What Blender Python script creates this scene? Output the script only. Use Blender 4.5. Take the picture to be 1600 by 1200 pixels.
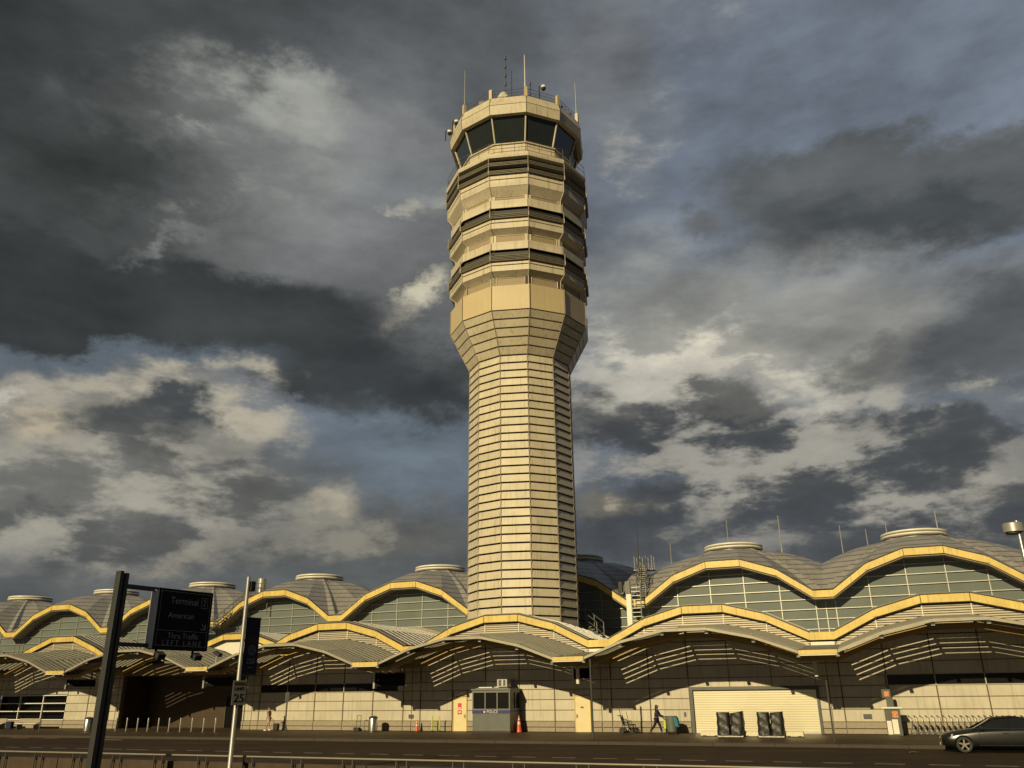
import bpy, bmesh, math, random
from mathutils import Vector, Matrix, Euler
random.seed(7)
sin, cos, pi, rad = math.sin, math.cos, math.pi, math.radians
scene = bpy.context.scene
for o in list(bpy.data.objects): bpy.data.objects.remove(o)
COL = scene.collection

# ------------------------------------------------------------------ camera
F_PX, PITCH, ROLL, CAM_H = 1282.3, rad(20.616), rad(-0.645), 2.625
fwd = Vector((0, cos(PITCH), sin(PITCH))); up0 = Vector((0, -sin(PITCH), cos(PITCH)))
cr = Vector((1, 0, 0)) * cos(ROLL) + up0 * sin(ROLL)
cu = up0 * cos(ROLL) - Vector((1, 0, 0)) * sin(ROLL)
camd = bpy.data.cameras.new('camera'); cam = bpy.data.objects.new('camera', camd); COL.objects.link(cam)
M = Matrix((cr, cu, -fwd)).transposed().to_4x4(); M.translation = (0, 0, CAM_H)
cam.matrix_world = M
camd.sensor_width = 36; camd.lens = 36 * F_PX / 1600; camd.clip_start = .1; camd.clip_end = 6000
scene.camera = cam
scene.view_settings.view_transform = 'Standard'; scene.view_settings.look = 'None'
scene.view_settings.gamma = 1; scene.view_settings.exposure = 0
scene.render.resolution_x, scene.render.resolution_y = 1024, 768

# ------------------------------------------------------------------ sun
SUN_AZ, SUN_EL = rad(33.0), rad(22.5)          # light travels toward +X side of +Y
sd = bpy.data.lights.new('sun', 'SUN'); sun = bpy.data.objects.new('sun', sd); COL.objects.link(sun)
tosun = Vector((-sin(SUN_AZ) * cos(SUN_EL), -cos(SUN_AZ) * cos(SUN_EL), sin(SUN_EL)))
sun.rotation_euler = tosun.to_track_quat('Z', 'Y').to_euler(); sun.location = tosun * 50
sd.energy = 4.5; sd.angle = rad(.5); sd.color = (1.0, .815, .455)

# ------------------------------------------------------------------ world: physical sky under broken storm cloud
def lin(c):
    return tuple(((v / 255) / 12.92 if v / 255 <= .04045 else ((v / 255 + .055) / 1.055) ** 2.4) for v in c)
def px_dir(x, y):
    return (fwd + cr * ((x - 800) / F_PX) - cu * ((y - 600) / F_PX)).normalized()
world = bpy.data.worlds.new('World'); scene.world = world; world.use_nodes = True
world.cycles.sampling_method = 'MANUAL'; world.cycles.sample_map_resolution = 256
wt = world.node_tree; wt.nodes.clear()
def N(t, tree=None, **kw):
    n = (tree or wt).nodes.new(t)
    for k, v in kw.items(): setattr(n, k, v)
    return n
WL = wt.links.new
out = N('ShaderNodeOutputWorld'); bg = N('ShaderNodeBackground'); bg.inputs[1].default_value = .1
WL(bg.outputs[0], out.inputs[0])
tc = N('ShaderNodeTexCoord')
sky = N('ShaderNodeTexSky', sky_type='NISHITA', sun_disc=False, sun_elevation=SUN_EL,
        sun_rotation=math.atan2(tosun.x, tosun.y), altitude=0, air_density=1.0, dust_density=2.0, ozone_density=1.5)
def wnoise(scale, detail, rough, off, zs=1.7):
    mp = N('ShaderNodeMapping'); mp.inputs['Scale'].default_value = (1, 1, zs); mp.inputs['Location'].default_value = off
    WL(tc.outputs['Generated'], mp.inputs[0])
    n = N('ShaderNodeTexNoise'); n.inputs['Scale'].default_value = scale; n.inputs['Detail'].default_value = detail
    n.inputs['Roughness'].default_value = rough
    WL(mp.outputs[0], n.inputs['Vector']); return n
na = wnoise(4.6, 8, .66, (3.1, 1.2, .4)); nc = wnoise(7.0, 8, .60, (1.4, 8.2, 2.2), 2.4); nb = nc
def vm(op, a, b=None, s=None):
    n = N('ShaderNodeVectorMath', operation=op); WL(a, n.inputs[0])
    if b is not None:
        if isinstance(b, tuple): n.inputs[1].default_value = b
        else: WL(b, n.inputs[1])
    if s is not None: n.inputs['Scale'].default_value = s
    return n.outputs[0]
def mt(op, a, b=None, c=None, clamp=False):
    n = N('ShaderNodeMath', operation=op, use_clamp=clamp)
    for i, v in enumerate((a, b, c)):
        if v is None: continue
        if isinstance(v, (int, float)): n.inputs[i].default_value = v
        else: WL(v, n.inputs[i])
    return n.outputs[0]
wa = vm('SCALE', vm('SUBTRACT', na.outputs['Color'], (.5, .5, .5)), s=.20)
P_ = vm('ADD', tc.outputs['Generated'], wa)
def mixc(fac, a, b, mode='MIX'):
    n = N('ShaderNodeMix', data_type='RGBA', blend_type=mode)
    for sock, v in ((n.inputs[0], fac), (n.inputs[6], a), (n.inputs[7], b)):
        if isinstance(v, (int, float)): sock.default_value = v
        elif isinstance(v, tuple): sock.default_value = (*v, 1)
        else: WL(v, sock)
    return n.outputs[2]
def smooth(v, lo, hi, a=0., b=1.):
    n = N('ShaderNodeMapRange', interpolation_type='SMOOTHSTEP'); WL(v, n.inputs[0])
    n.inputs[1].default_value = lo; n.inputs[2].default_value = hi; n.inputs[3].default_value = a; n.inputs[4].default_value = b
    return n.outputs[0]
sep = N('ShaderNodeSeparateXYZ'); WL(tc.outputs['Generated'], sep.inputs[0])
puff = smooth(nc.outputs['Fac'], .45, .57)
# thin high cloud over the clear sky (colours are radiance x10, background strength .1)
def L10(c, k=1.0): return tuple(v * 10 * k for v in lin(c))
col = mixc(.86, sky.outputs[0], L10((114, 121, 131)))
col = mixc(smooth(sep.outputs['Z'], .0, .45, .75, 0.), col, L10((80, 85, 90)))
SPL = [  # centre x, y, half width, half height, tilt, colour, softness, raggedness
 # left: storm mass
 (280,190,680,340,0,(94,96,97),.6,0),(380,330,620,240,8,(97,99,99),.6,0),
 (-40,40,420,230,0,(47,51,52),.9,0),(360,40,420,130,-6,(68,71,72),.8,0),(700,60,260,150,0,(88,92,95),.9,0),
 (150,270,260,90,-8,(60,65,64),.8,0),(90,400,300,80,10,(66,69,69),.8,0),
 (560,270,260,170,0,(124,126,127),.95,0),(390,210,180,110,25,(128,131,127),.8,.6),(440,160,110,60,20,(148,150,143),.8,.9),
 (310,190,60,30,40,(146,148,142),.7,1),(320,310,60,36,0,(140,142,132),.8,1),(180,170,80,40,0,(86,88,88),.9,.6),
 (300,345,240,12,-17,(118,120,118),.9,.5),
 (60,450,330,105,6,(54,58,59),.4,0),(330,490,300,90,12,(56,60,61),.4,0),(520,560,300,85,10,(62,66,67),.35,0),
 (650,600,170,75,0,(60,64,66),.35,0),(690,470,130,90,0,(98,100,101),.9,0),
 (655,478,60,22,-40,(190,184,162),.9,.6),(684,318,44,22,-30,(200,196,176),.9,.7),(615,345,24,14,10,(186,182,166),.9,.5),(640,300,90,60,0,(118,122,124),.9,.5),
 # left: blue gaps
 (120,580,300,44,3,(92,101,110),.6,0),(560,725,230,95,0,(98,108,118),.6,0),(650,700,110,60,0,(104,115,125),.8,0),
 # left: cumulus
 (90,670,300,95,4,(128,127,121),.5,0),(130,640,240,66,4,(162,156,142),.5,.9),(330,655,160,80,6,(170,163,146),.4,.8),(10,640,34,26,0,(190,186,172),.8,.5),
 (180,790,400,120,0,(104,106,104),.7,0),(120,690,100,36,0,(182,168,142),.7,.9),
 (215,695,120,46,-6,(76,80,82),.6,0),(300,670,64,40,20,(74,78,80),.5,0),(300,725,110,36,0,(76,79,80),.7,0),
 (50,830,150,34,4,(70,76,81),.6,0),(330,790,130,40,0,(76,80,82),.7,0),
 (330,910,620,110,0,(93,96,96),.6,0),(560,820,280,50,0,(92,94,93),.7,0),(505,800,64,32,0,(156,150,134),.95,.7),
 (640,842,130,34,-4,(128,124,112),.9,.9),(240,860,140,26,0,(118,114,104),.7,.9),(560,852,60,20,0,(160,150,126),.6,.9),
 # right: upper wisps
 (1040,190,44,56,10,(156,156,154),.8,.9),(985,262,64,44,30,(158,158,152),.7,.9),(1085,40,70,44,0,(136,140,144),.9,.9),
 (950,120,90,140,0,(112,116,120),.9,0),(1000,430,110,90,0,(136,140,140),.9,.4),
 (1400,300,310,98,-4,(92,96,98),.3,0),(1270,370,170,60,4,(88,92,94),.6,0),(1400,325,240,56,-5,(72,77,80),.8,0),(1560,250,110,60,0,(90,94,96),.6,0),
 (1088,348,38,22,0,(98,102,106),.9,0),(1090,430,36,20,0,(112,115,118),.9,0),(1320,460,44,14,-6,(108,111,112),.8,0),
 # right: bright band
 (1250,500,480,110,4,(140,141,137),.8,0),(1130,565,270,74,8,(200,195,180),.7,.7),(1170,570,180,54,8,(216,209,190),.7,.8),(1440,540,150,60,0,(154,151,142),.8,.8),
 (970,600,90,36,0,(150,150,144),.8,.8),
 (1560,520,200,110,0,(88,92,95),.6,0),(1350,560,66,48,0,(106,107,104),.6,0),
 # right: dark layers
 (1020,640,230,64,2,(76,79,81),.35,0),(1060,690,260,46,0,(70,74,77),.6,0),(1230,715,260,52,6,(72,76,79),.35,0),(1350,655,90,42,0,(78,82,85),.5,0),
 (1470,665,100,40,6,(80,84,87),.5,0),(1560,720,200,70,0,(82,85,87),.6,0),(1300,800,420,70,0,(78,82,85),.6,0),(1020,800,120,50,0,(72,76,80),.6,0),
 (1290,655,36,22,-30,(178,174,162),.6,.8),(1560,625,60,30,30,(150,148,138),.6,.9),(1420,615,110,14,20,(150,148,140),.7,.9),
 (945,722,60,34,0,(112,119,127),.8,0),(945,786,70,26,0,(186,174,144),.85,.6),(1270,760,80,26,4,(140,136,124),.9,.9),(1490,728,100,28,10,(142,137,126),.9,.9),(1110,738,90,20,-6,(136,132,122),.9,.9),
 (940,850,140,50,0,(80,85,90),.8,0),(1075,866,100,40,-12,(142,134,118),.9,.8),(1480,825,160,30,4,(116,112,106),.8,.7),(1250,890,420,80,0,(84,88,92),.7,0),
 (1240,740,420,150,0,(150,147,138),.7,.95),(1240,790,420,70,0,(74,78,82),.7,-.7),(150,785,330,105,0,(156,152,140),.7,.85),(300,862,440,46,0,(80,83,84),.7,-.6),(560,850,200,40,0,(130,127,117),.8,.8),
 (1100,600,300,60,0,(176,172,160),.8,.7),(1060,680,210,36,0,(74,77,80),.5,-.9),(1350,700,260,40,0,(76,80,83),.5,-.9),
 # behind the camera: unseen cloud, varied for glass reflections, darkened to cut shade fill
]
# directions flattened stereographically about one fixed compass direction, so each cloud is a cheap soft ellipse
C0 = px_dir(800, 600)
def dotc(v, w):
    n = N('ShaderNodeVectorMath', operation='DOT_PRODUCT'); WL(v, n.inputs[0]); n.inputs[1].default_value = w; return n.outputs['Value']
den = mt('ADD', mt('MAXIMUM', dotc(P_, C0), -.97), 1.0)
comb = N('ShaderNodeCombineXYZ'); WL(mt('DIVIDE', dotc(P_, cr * 2), den), comb.inputs[0]); WL(mt('DIVIDE', dotc(P_, cu * 2), den), comb.inputs[1])
Q0 = comb.outputs[0]; QR = {0: Q0}; PUF = {}
def flat(d): return Vector((2 * d.dot(cr) / (1 + d.dot(C0)), 2 * d.dot(cu) / (1 + d.dot(C0)), 0))
def qrot(t):
    k = round(t / 10) * 10
    if k not in QR:
        r = N('ShaderNodeVectorRotate', rotation_type='Z_AXIS'); WL(Q0, r.inputs['Vector']); r.inputs['Angle'].default_value = -rad(k); QR[k] = r.outputs[0]
    return k, QR[k]
PV = [0]
def splat(col, c, rx, ry, tilt, colour, soft, rag):
    k, q = qrot(tilt)
    c = Matrix.Rotation(-rad(k), 3, 'Z') @ c
    m = N('ShaderNodeVectorMath', operation='MULTIPLY_ADD'); WL(q, m.inputs[0]); m.inputs[1].default_value = (1 / rx, 1 / ry, 0); m.inputs[2].default_value = (-c.x / rx, -c.y / ry, 0)
    PV[0] += 1
    if PV[0] % 12 == 0:      # keeps the node program sequential (small stack)
        z = N('ShaderNodeVectorMath', operation='MULTIPLY_ADD'); WL(col, z.inputs[0]); z.inputs[1].default_value = (1e-7, 1e-7, 1e-7); WL(m.outputs[0], z.inputs[2]); m = z
    ln = N('ShaderNodeVectorMath', operation='LENGTH'); WL(m.outputs[0], ln.inputs[0])
    kk = smooth(ln.outputs['Value'], 1.0 - soft * .9, 1.0 + soft * .45, 1., 0.)
    if rag < 0:
        if 'i' not in PUF: PUF['i'] = mt('SUBTRACT', 1.0, puff)
        kk = mt('MULTIPLY', kk, mt('MULTIPLY', PUF['i'], -rag))
    if rag > 0:
        rg_ = round(rag * 5) / 5
        if rg_ not in PUF: PUF[rg_] = mt('MULTIPLY_ADD', puff, rg_, 1 - rg_)
        kk = mt('MULTIPLY', kk, PUF[rg_])
    return mixc(kk, col, tuple(v * 10 for v in colour))
for cx, cy, hx, hy, t, c, s, rg in SPL:
    d = px_dir(cx, cy)
    sc = (flat(px_dir(cx + 10, cy)) - flat(px_dir(cx - 10, cy))).length / 20; sy = (flat(px_dir(cx, cy + 10)) - flat(px_dir(cx, cy - 10))).length / 20
    col = splat(col, flat(d), hx * sc, hy * sy, t * -1, lin(c), s, rg)
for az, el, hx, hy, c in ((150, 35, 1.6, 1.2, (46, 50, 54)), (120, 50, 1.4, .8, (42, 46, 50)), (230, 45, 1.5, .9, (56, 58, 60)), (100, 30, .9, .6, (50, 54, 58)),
                          (260, 35, .9, .6, (48, 52, 56))):  # unseen sky patches, kept dark to weaken the fill in shaded parts
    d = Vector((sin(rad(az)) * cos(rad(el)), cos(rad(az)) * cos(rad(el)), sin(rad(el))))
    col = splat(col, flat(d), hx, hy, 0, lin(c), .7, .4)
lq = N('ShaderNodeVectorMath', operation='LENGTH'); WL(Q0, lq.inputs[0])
col = mixc(smooth(lq.outputs['Value'], 1.7, 2.8, 0., .85), col, L10((46, 50, 55)))   # unseen sky behind the camera, darkened to cut fill light in the shade
mod = mt('MULTIPLY_ADD', mt('SUBTRACT', nc.outputs['Fac'], .5), 1.5, 1.0)
colm = N('ShaderNodeVectorMath', operation='SCALE'); WL(col, colm.inputs[0]); WL(mod, colm.inputs['Scale'])
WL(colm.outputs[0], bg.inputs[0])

# ------------------------------------------------------------------ materials
MATS = {}
def mat(name, base, rough=.6, metal=0., var=.12, vscale=3., bump=0., bscale=40., spec=.5, extra=None, dirt=None):
    if name in MATS: return MATS[name]
    m = bpy.data.materials.new(name); m.use_nodes = True; t = m.node_tree; p = t.nodes['Principled BSDF']
    p.inputs['Roughness'].default_value = rough; p.inputs['Metallic'].default_value = metal
    p.inputs['Specular IOR Level'].default_value = spec
    tcn = t.nodes.new('ShaderNodeTexCoord')
    nz = t.nodes.new('ShaderNodeTexNoise'); nz.inputs['Scale'].default_value = vscale; nz.inputs['Detail'].default_value = 6; nz.inputs['Roughness'].default_value = .65
    t.links.new(tcn.outputs['Object'], nz.inputs['Vector'])
    mr = t.nodes.new('ShaderNodeMapRange'); mr.inputs[1].default_value = .3; mr.inputs[2].default_value = .7
    mr.inputs[3].default_value = 1 - var; mr.inputs[4].default_value = 1 + var
    t.links.new(nz.outputs['Fac'], mr.inputs[0])
    sc = t.nodes.new('ShaderNodeVectorMath'); sc.operation = 'SCALE'; sc.inputs[0].default_value = base
    t.links.new(mr.outputs[0], sc.inputs['Scale'])
    last = sc.outputs[0]
    if dirt:   # vertical rain streaks
        mp = t.nodes.new('ShaderNodeMapping'); mp.inputs['Scale'].default_value = (5, 5, .35)
        t.links.new(tcn.outputs['Object'], mp.inputs[0])
        n2 = t.nodes.new('ShaderNodeTexNoise'); n2.inputs['Scale'].default_value = 1.3; n2.inputs['Detail'].default_value = 5
        t.links.new(mp.outputs[0], n2.inputs['Vector'])
        r2 = t.nodes.new('ShaderNodeMapRange'); r2.inputs[1].default_value = .52; r2.inputs[2].default_value = .75; r2.inputs[3].default_value = 0; r2.inputs[4].default_value = dirt[1]
        t.links.new(n2.outputs['Fac'], r2.inputs[0])
        mx = t.nodes.new('ShaderNodeMix'); mx.data_type = 'RGBA'; t.links.new(r2.outputs[0], mx.inputs[0]); t.links.new(last, mx.inputs[6]); mx.inputs[7].default_value = (*dirt[0], 1)
        last = mx.outputs[2]
    if extra: last = extra(t, tcn, last, p)
    t.links.new(last, p.inputs['Base Color'])
    if bump and not any(l.to_socket == p.inputs['Normal'] for l in t.links):
        bn = t.nodes.new('ShaderNodeBump'); bn.inputs['Strength'].default_value = bump; bn.inputs['Distance'].default_value = .02
        n3 = t.nodes.new('ShaderNodeTexNoise'); n3.inputs['Scale'].default_value = bscale; n3.inputs['Detail'].default_value = 4
        t.links.new(tcn.outputs['Object'], n3.inputs['Vector']); t.links.new(n3.outputs['Fac'], bn.inputs['Height']); t.links.new(bn.outputs[0], p.inputs['Normal'])
    MATS[name] = m; return m
def panelvar(sx, sz, amp, z0=0., normal=False):
    def f(t, tcn, last, p):
        def mth(op, a, b):
            n = t.nodes.new('ShaderNodeMath'); n.operation = op
            for i, v in enumerate((a, b)):
                if isinstance(v, (int, float)): n.inputs[i].default_value = v
                elif v is not None: t.links.new(v, n.inputs[i])
            return n.outputs[0]
        sp = t.nodes.new('ShaderNodeSeparateXYZ'); t.links.new(tcn.outputs['Object'], sp.inputs[0])
        cb = t.nodes.new('ShaderNodeCombineXYZ')
        t.links.new(mth('FLOOR', mth('DIVIDE', mth('SUBTRACT', sp.outputs['Z'], z0), sz), 0), cb.inputs[2])
        if normal:
            sn = t.nodes.new('ShaderNodeSeparateXYZ'); t.links.new(tcn.outputs['Normal'], sn.inputs[0])
            t.links.new(mth('ROUND', mth('MULTIPLY', sn.outputs['X'], 5), 0), cb.inputs[0]); t.links.new(mth('ROUND', mth('MULTIPLY', sn.outputs['Y'], 5), 0), cb.inputs[1])
        else: t.links.new(mth('FLOOR', mth('DIVIDE', sp.outputs['X'], sx), 0), cb.inputs[0])
        w = t.nodes.new('ShaderNodeTexWhiteNoise'); t.links.new(cb.outputs[0], w.inputs['Vector'])
        k = mth('ADD', mth('MULTIPLY', w.outputs['Value'], 2 * amp), 1 - amp)
        sc = t.nodes.new('ShaderNodeVectorMath'); sc.operation = 'SCALE'; t.links.new(last, sc.inputs[0]); t.links.new(k, sc.inputs['Scale'])
        return sc.outputs[0]
    return f
def wave_bump(axis, scale, strength, dark=None, profile='SAW', width=.12, dist=.03):
    def f(t, tcn, last, p):
        w = t.nodes.new('ShaderNodeTexWave'); w.bands_direction = axis; w.wave_profile = profile
        w.inputs['Scale'].default_value = scale; w.inputs['Distortion'].default_value = 0
        t.links.new(tcn.outputs['Object'], w.inputs['Vector'])
        bn = t.nodes.new('ShaderNodeBump'); bn.inputs['Strength'].default_value = strength; bn.inputs['Distance'].default_value = dist
        t.links.new(w.outputs['Fac'], bn.inputs['Height']); t.links.new(bn.outputs[0], p.inputs['Normal'])
        if dark:
            r = t.nodes.new('ShaderNodeMapRange'); r.inputs[1].default_value = 0; r.inputs[2].default_value = width; r.inputs[3].default_value = 1; r.inputs[4].default_value = 0
            t.links.new(w.outputs['Fac'], r.inputs[0])
            mx = t.nodes.new('ShaderNodeMix'); mx.data_type = 'RGBA'; t.links.new(r.outputs[0], mx.inputs[0]); t.links.new(last, mx.inputs[6]); mx.inputs[7].default_value = (*dark, 1)
            last = mx.outputs[2]
        return last
    return f
m_cream = mat('cream_cladding', (.48, .445, .36), .45, 0, .09, .9, .06, 6, dirt=((.24, .20, .15), .5), extra=panelvar(2.563, .655, .06, .17))
m_tower = mat('tower_cladding', (.55, .495, .375), .42, 0, .10, .7, .05, 5, dirt=((.24, .20, .14), .6), extra=panelvar(1, .641, .06, 27.55, True))
m_tower_band = mat('tower_band_panel', (.52, .43, .26), .45, 0, .06, .5, .05, 4, dirt=((.36, .28, .16), .35))
m_brown = mat('brown_joint', (.055, .040, .028), .7)
m_joint = mat('wall_joint_metal', (.20, .155, .085), .6)
m_strip = mat('brown_cover_strip', (.10, .075, .04), .6)
m_base = mat('stone_base', (.29, .25, .19), .7, 0, .14, 6, .2, 60)
m_yellow = mat('yellow_painted_steel', (.62, .47, .13), .42, 0, .16, 1.0, .04, 4, dirt=((.30, .19, .06), .65))
m_ribyellow = mat('shaded_yellow_rib', (.36, .24, .07), .55, 0, .15, 2)  # same yellow steel, its colour darkened for the shade under the canopy
m_edge = mat('canopy_edge_metal', (.32, .295, .24), .5, .2, .12, 2)
m_blackglass = mat('black_window_glass', (.006, .006, .006), .25, 0, .1, 1, spec=.25)
m_white = mat('white_painted_metal', (.70, .68, .60), .4, 0, .06, 2)
m_louvre = mat('aluminium_louvre', (.36, .32, .25), .5, .1, .08, 2)
m_dark = mat('dark_void', (.03, .03, .028), .6)
m_darkmetal = mat('dark_grey_metal', (.075, .08, .078), .45, .3, .12, 3)
m_signpost = mat('sign_post_paint', (.035, .037, .035), .5, 0, .12, 3)
m_grey = mat('grey_metal', (.15, .15, .14), .42, .4, .1, 3)
m_lgrey = mat('light_grey_metal', (.42, .42, .40), .38, .5, .1, 3)
m_finmetal = mat('weathered_louvre_metal', (.24, .22, .18), .5, .2, .15, 3)
m_recess = mat('shaded_recess_panel', (.30, .235, .15), .6, 0, .08, 2)  # panel colour darkened to stand for the shade inside the recesses
m_railpipe = mat('dull_rail_pipe', (.24, .215, .17), .5, .3, .1, 3)
m_steel = mat('stainless_steel', (.6, .6, .58), .28, .9, .06, 4)
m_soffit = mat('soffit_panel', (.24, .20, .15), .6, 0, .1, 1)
m_glass = mat('tinted_window_glass', (.020, .026, .026), .06, 0, .1, 1, spec=.8)
def glass_ripple(t, tcn, last, p):
    n3 = t.nodes.new('ShaderNodeTexNoise'); n3.inputs['Scale'].default_value = .5; n3.inputs['Detail'].default_value = 2
    bn = t.nodes.new('ShaderNodeBump'); bn.inputs['Strength'].default_value = .25; bn.inputs['Distance'].default_value = .03
    t.links.new(tcn.outputs['Object'], n3.inputs['Vector']); t.links.new(n3.outputs['Fac'], bn.inputs['Height']); t.links.new(bn.outputs[0], p.inputs['Normal'])
    return last
m_glassg = mat('grey_green_curtain_wall_glass', (.15, .175, .165), .16, .0, .12, .35, spec=.9, extra=glass_ripple)
m_roof = mat('standing_seam_roof', (.29, .28, .265), .45, .25, .12, 1.2, extra=wave_bump('Z', .66, .9, (.05, .048, .045), width=.24, dist=.15), dirt=((.16, .14, .12), .4))
m_roofrib = mat('ribbed_roof', (.13, .125, .115), .45, .35, .12, 2)
m_canopy = mat('canopy_sheet', (.17, .165, .135), .55, .2, .14, 2, dirt=((.09, .11, .09), .4))
def wear(t, tcn, last, p):
    mp = t.nodes.new('ShaderNodeMapping'); mp.inputs['Rotation'].default_value = (0, 0, rad(22.52)); mp.inputs['Scale'].default_value = (.06, .9, 1)
    t.links.new(tcn.outputs['Object'], mp.inputs[0])
    n = t.nodes.new('ShaderNodeTexNoise'); n.inputs['Scale'].default_value = 1.0; n.inputs['Detail'].default_value = 7; n.inputs['Roughness'].default_value = .7
    t.links.new(mp.outputs[0], n.inputs['Vector'])
    r = t.nodes.new('ShaderNodeMapRange'); r.inputs[1].default_value = .35; r.inputs[2].default_value = .65; r.inputs[3].default_value = .55; r.inputs[4].default_value = 1.4
    t.links.new(n.outputs['Fac'], r.inputs[0])
    sc = t.nodes.new('ShaderNodeVectorMath'); sc.operation = 'SCALE'; t.links.new(last, sc.inputs[0]); t.links.new(r.outputs[0], sc.inputs['Scale'])
    mp2 = t.nodes.new('ShaderNodeMapping'); mp2.inputs['Rotation'].default_value = (0, 0, rad(22.52)); mp2.inputs['Scale'].default_value = (.10, .28, 1)
    t.links.new(tcn.outputs['Object'], mp2.inputs[0])
    v = t.nodes.new('ShaderNodeTexVoronoi'); v.feature = 'DISTANCE_TO_EDGE'; t.links.new(mp2.outputs[0], v.inputs['Vector'])
    r2 = t.nodes.new('ShaderNodeMapRange'); r2.inputs[1].default_value = .0; r2.inputs[2].default_value = .012; r2.inputs[3].default_value = .5; r2.inputs[4].default_value = 1
    t.links.new(v.outputs['Distance'], r2.inputs[0])
    s2 = t.nodes.new('ShaderNodeVectorMath'); s2.operation = 'SCALE'; t.links.new(sc.outputs[0], s2.inputs[0]); t.links.new(r2.outputs[0], s2.inputs['Scale'])
    return s2.outputs[0]
m_asphalt = mat('asphalt', (.046, .031, .018), .75, 0, .22, .45, .5, 90, spec=.12, extra=wear)
m_pave = mat('concrete_pavement', (.066, .046, .027), .6, 0, .2, .6, .3, 40, spec=.2, extra=wear)
m_kerb = mat('kerb_concrete', (.034, .024, .015), .7, 0, .2, 2)
m_line = mat('road_paint', (.30, .26, .18), .6, 0, .35, 3)
m_liney = mat('yellow_road_paint', (.45, .28, .04), .6, 0, .3, 3)
m_parapet = mat('parapet_concrete', (.055, .035, .019), .8, 0, .25, 2.5, .4, 30, dirt=((.03, .02, .013), .6))
m_roller = mat('roller_shutter_metal', (.70, .65, .48), .30, .3, .06, .6, extra=wave_bump('Z', 2.3, .15, (.47, .43, .32), 'SIN', .3, .01))
m_black = mat('black_tarpaulin', (.016, .016, .015), .42, 0, .2, 4, .9, 6, spec=.6)
m_rubber = mat('black_rubber', (.02, .02, .02), .7)
m_orange = mat('orange_plastic', (.75, .10, .03), .5)
m_red = mat('red_paint', (.55, .05, .03), .5)
m_lime = mat('lime_plastic', (.42, .55, .03), .5)
m_blue = mat('navy_blue_paint', (.015, .02, .14), .45)
m_booth = mat('booth_grey_panel', (.12, .13, .12), .45, .2, .08, 2, extra=wave_bump('X', 1.4, .4, (.07, .075, .07), 'SAW', .06, .02))
m_boothp = mat('booth_plain_grey', (.14, .145, .135), .45, .2, .08, 2)
m_signface = mat('black_sign_face', (.004, .0045, .0045), .6, 0, .2, 1, spec=.15)
m_letters = mat('grey_sign_lettering', (.26, .26, .26), .5)
m_speedface = mat('dull_sign_plate', (.10, .10, .09), .5, 0, .1, 4)
m_navy = mat('navy_banner_cloth', (.004, .006, .022), .75, 0, .3, 3)
m_maroon = mat('maroon_print', (.05, .01, .03), .75)
m_carpaint = mat('dark_grey_car_paint', (.012, .013, .013), .25, .25, .05, 2, spec=.7)
m_carglass = mat('car_window_glass', (.012, .013, .012), .05, 0, .05, 2, spec=.8)
m_chrome = mat('chrome_trim', (.65, .64, .6), .15, 1, .04, 2)
m_rim = mat('alloy_rim', (.42, .39, .33), .3, .8, .06, 4)
m_lamp = mat('headlight_lens', (.55, .52, .42), .15, .1, .1, 5)
m_skin = mat('skin', (.36, .2, .13), .6)
m_skin2 = mat('dark_skin', (.08, .045, .03), .6)
m_hair = mat('dark_hair', (.012, .009, .007), .7)
m_shirt = mat('grey_tshirt_cloth', (.20, .16, .14), .85, 0, .2, 8)
m_shorts = mat('pale_shorts_cloth', (.42, .38, .30), .85)
m_uniform = mat('navy_uniform_cloth', (.010, .014, .05), .85)
m_trouser = mat('black_trouser_cloth', (.008, .008, .01), .85)
m_teal = mat('blue_cloth', (.02, .19, .28), .8)
m_greybin = mat('grey_plastic_barrel', (.12, .13, .12), .55)
m_whitesign = mat('white_sign_face', (.6, .58, .5), .5)
m_conc = mat('cream_concrete_block', (.62, .57, .43), .6, 0, .1, 5)
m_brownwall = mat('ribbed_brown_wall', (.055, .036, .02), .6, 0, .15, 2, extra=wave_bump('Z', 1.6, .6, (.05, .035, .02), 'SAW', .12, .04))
m_doorc = mat('cream_door', (.66, .56, .33), .45, 0, .05, 2)
m_orangescreen = mat('orange_poster', (.6, .22, .04), .5, 0, .5, 14)

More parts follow.
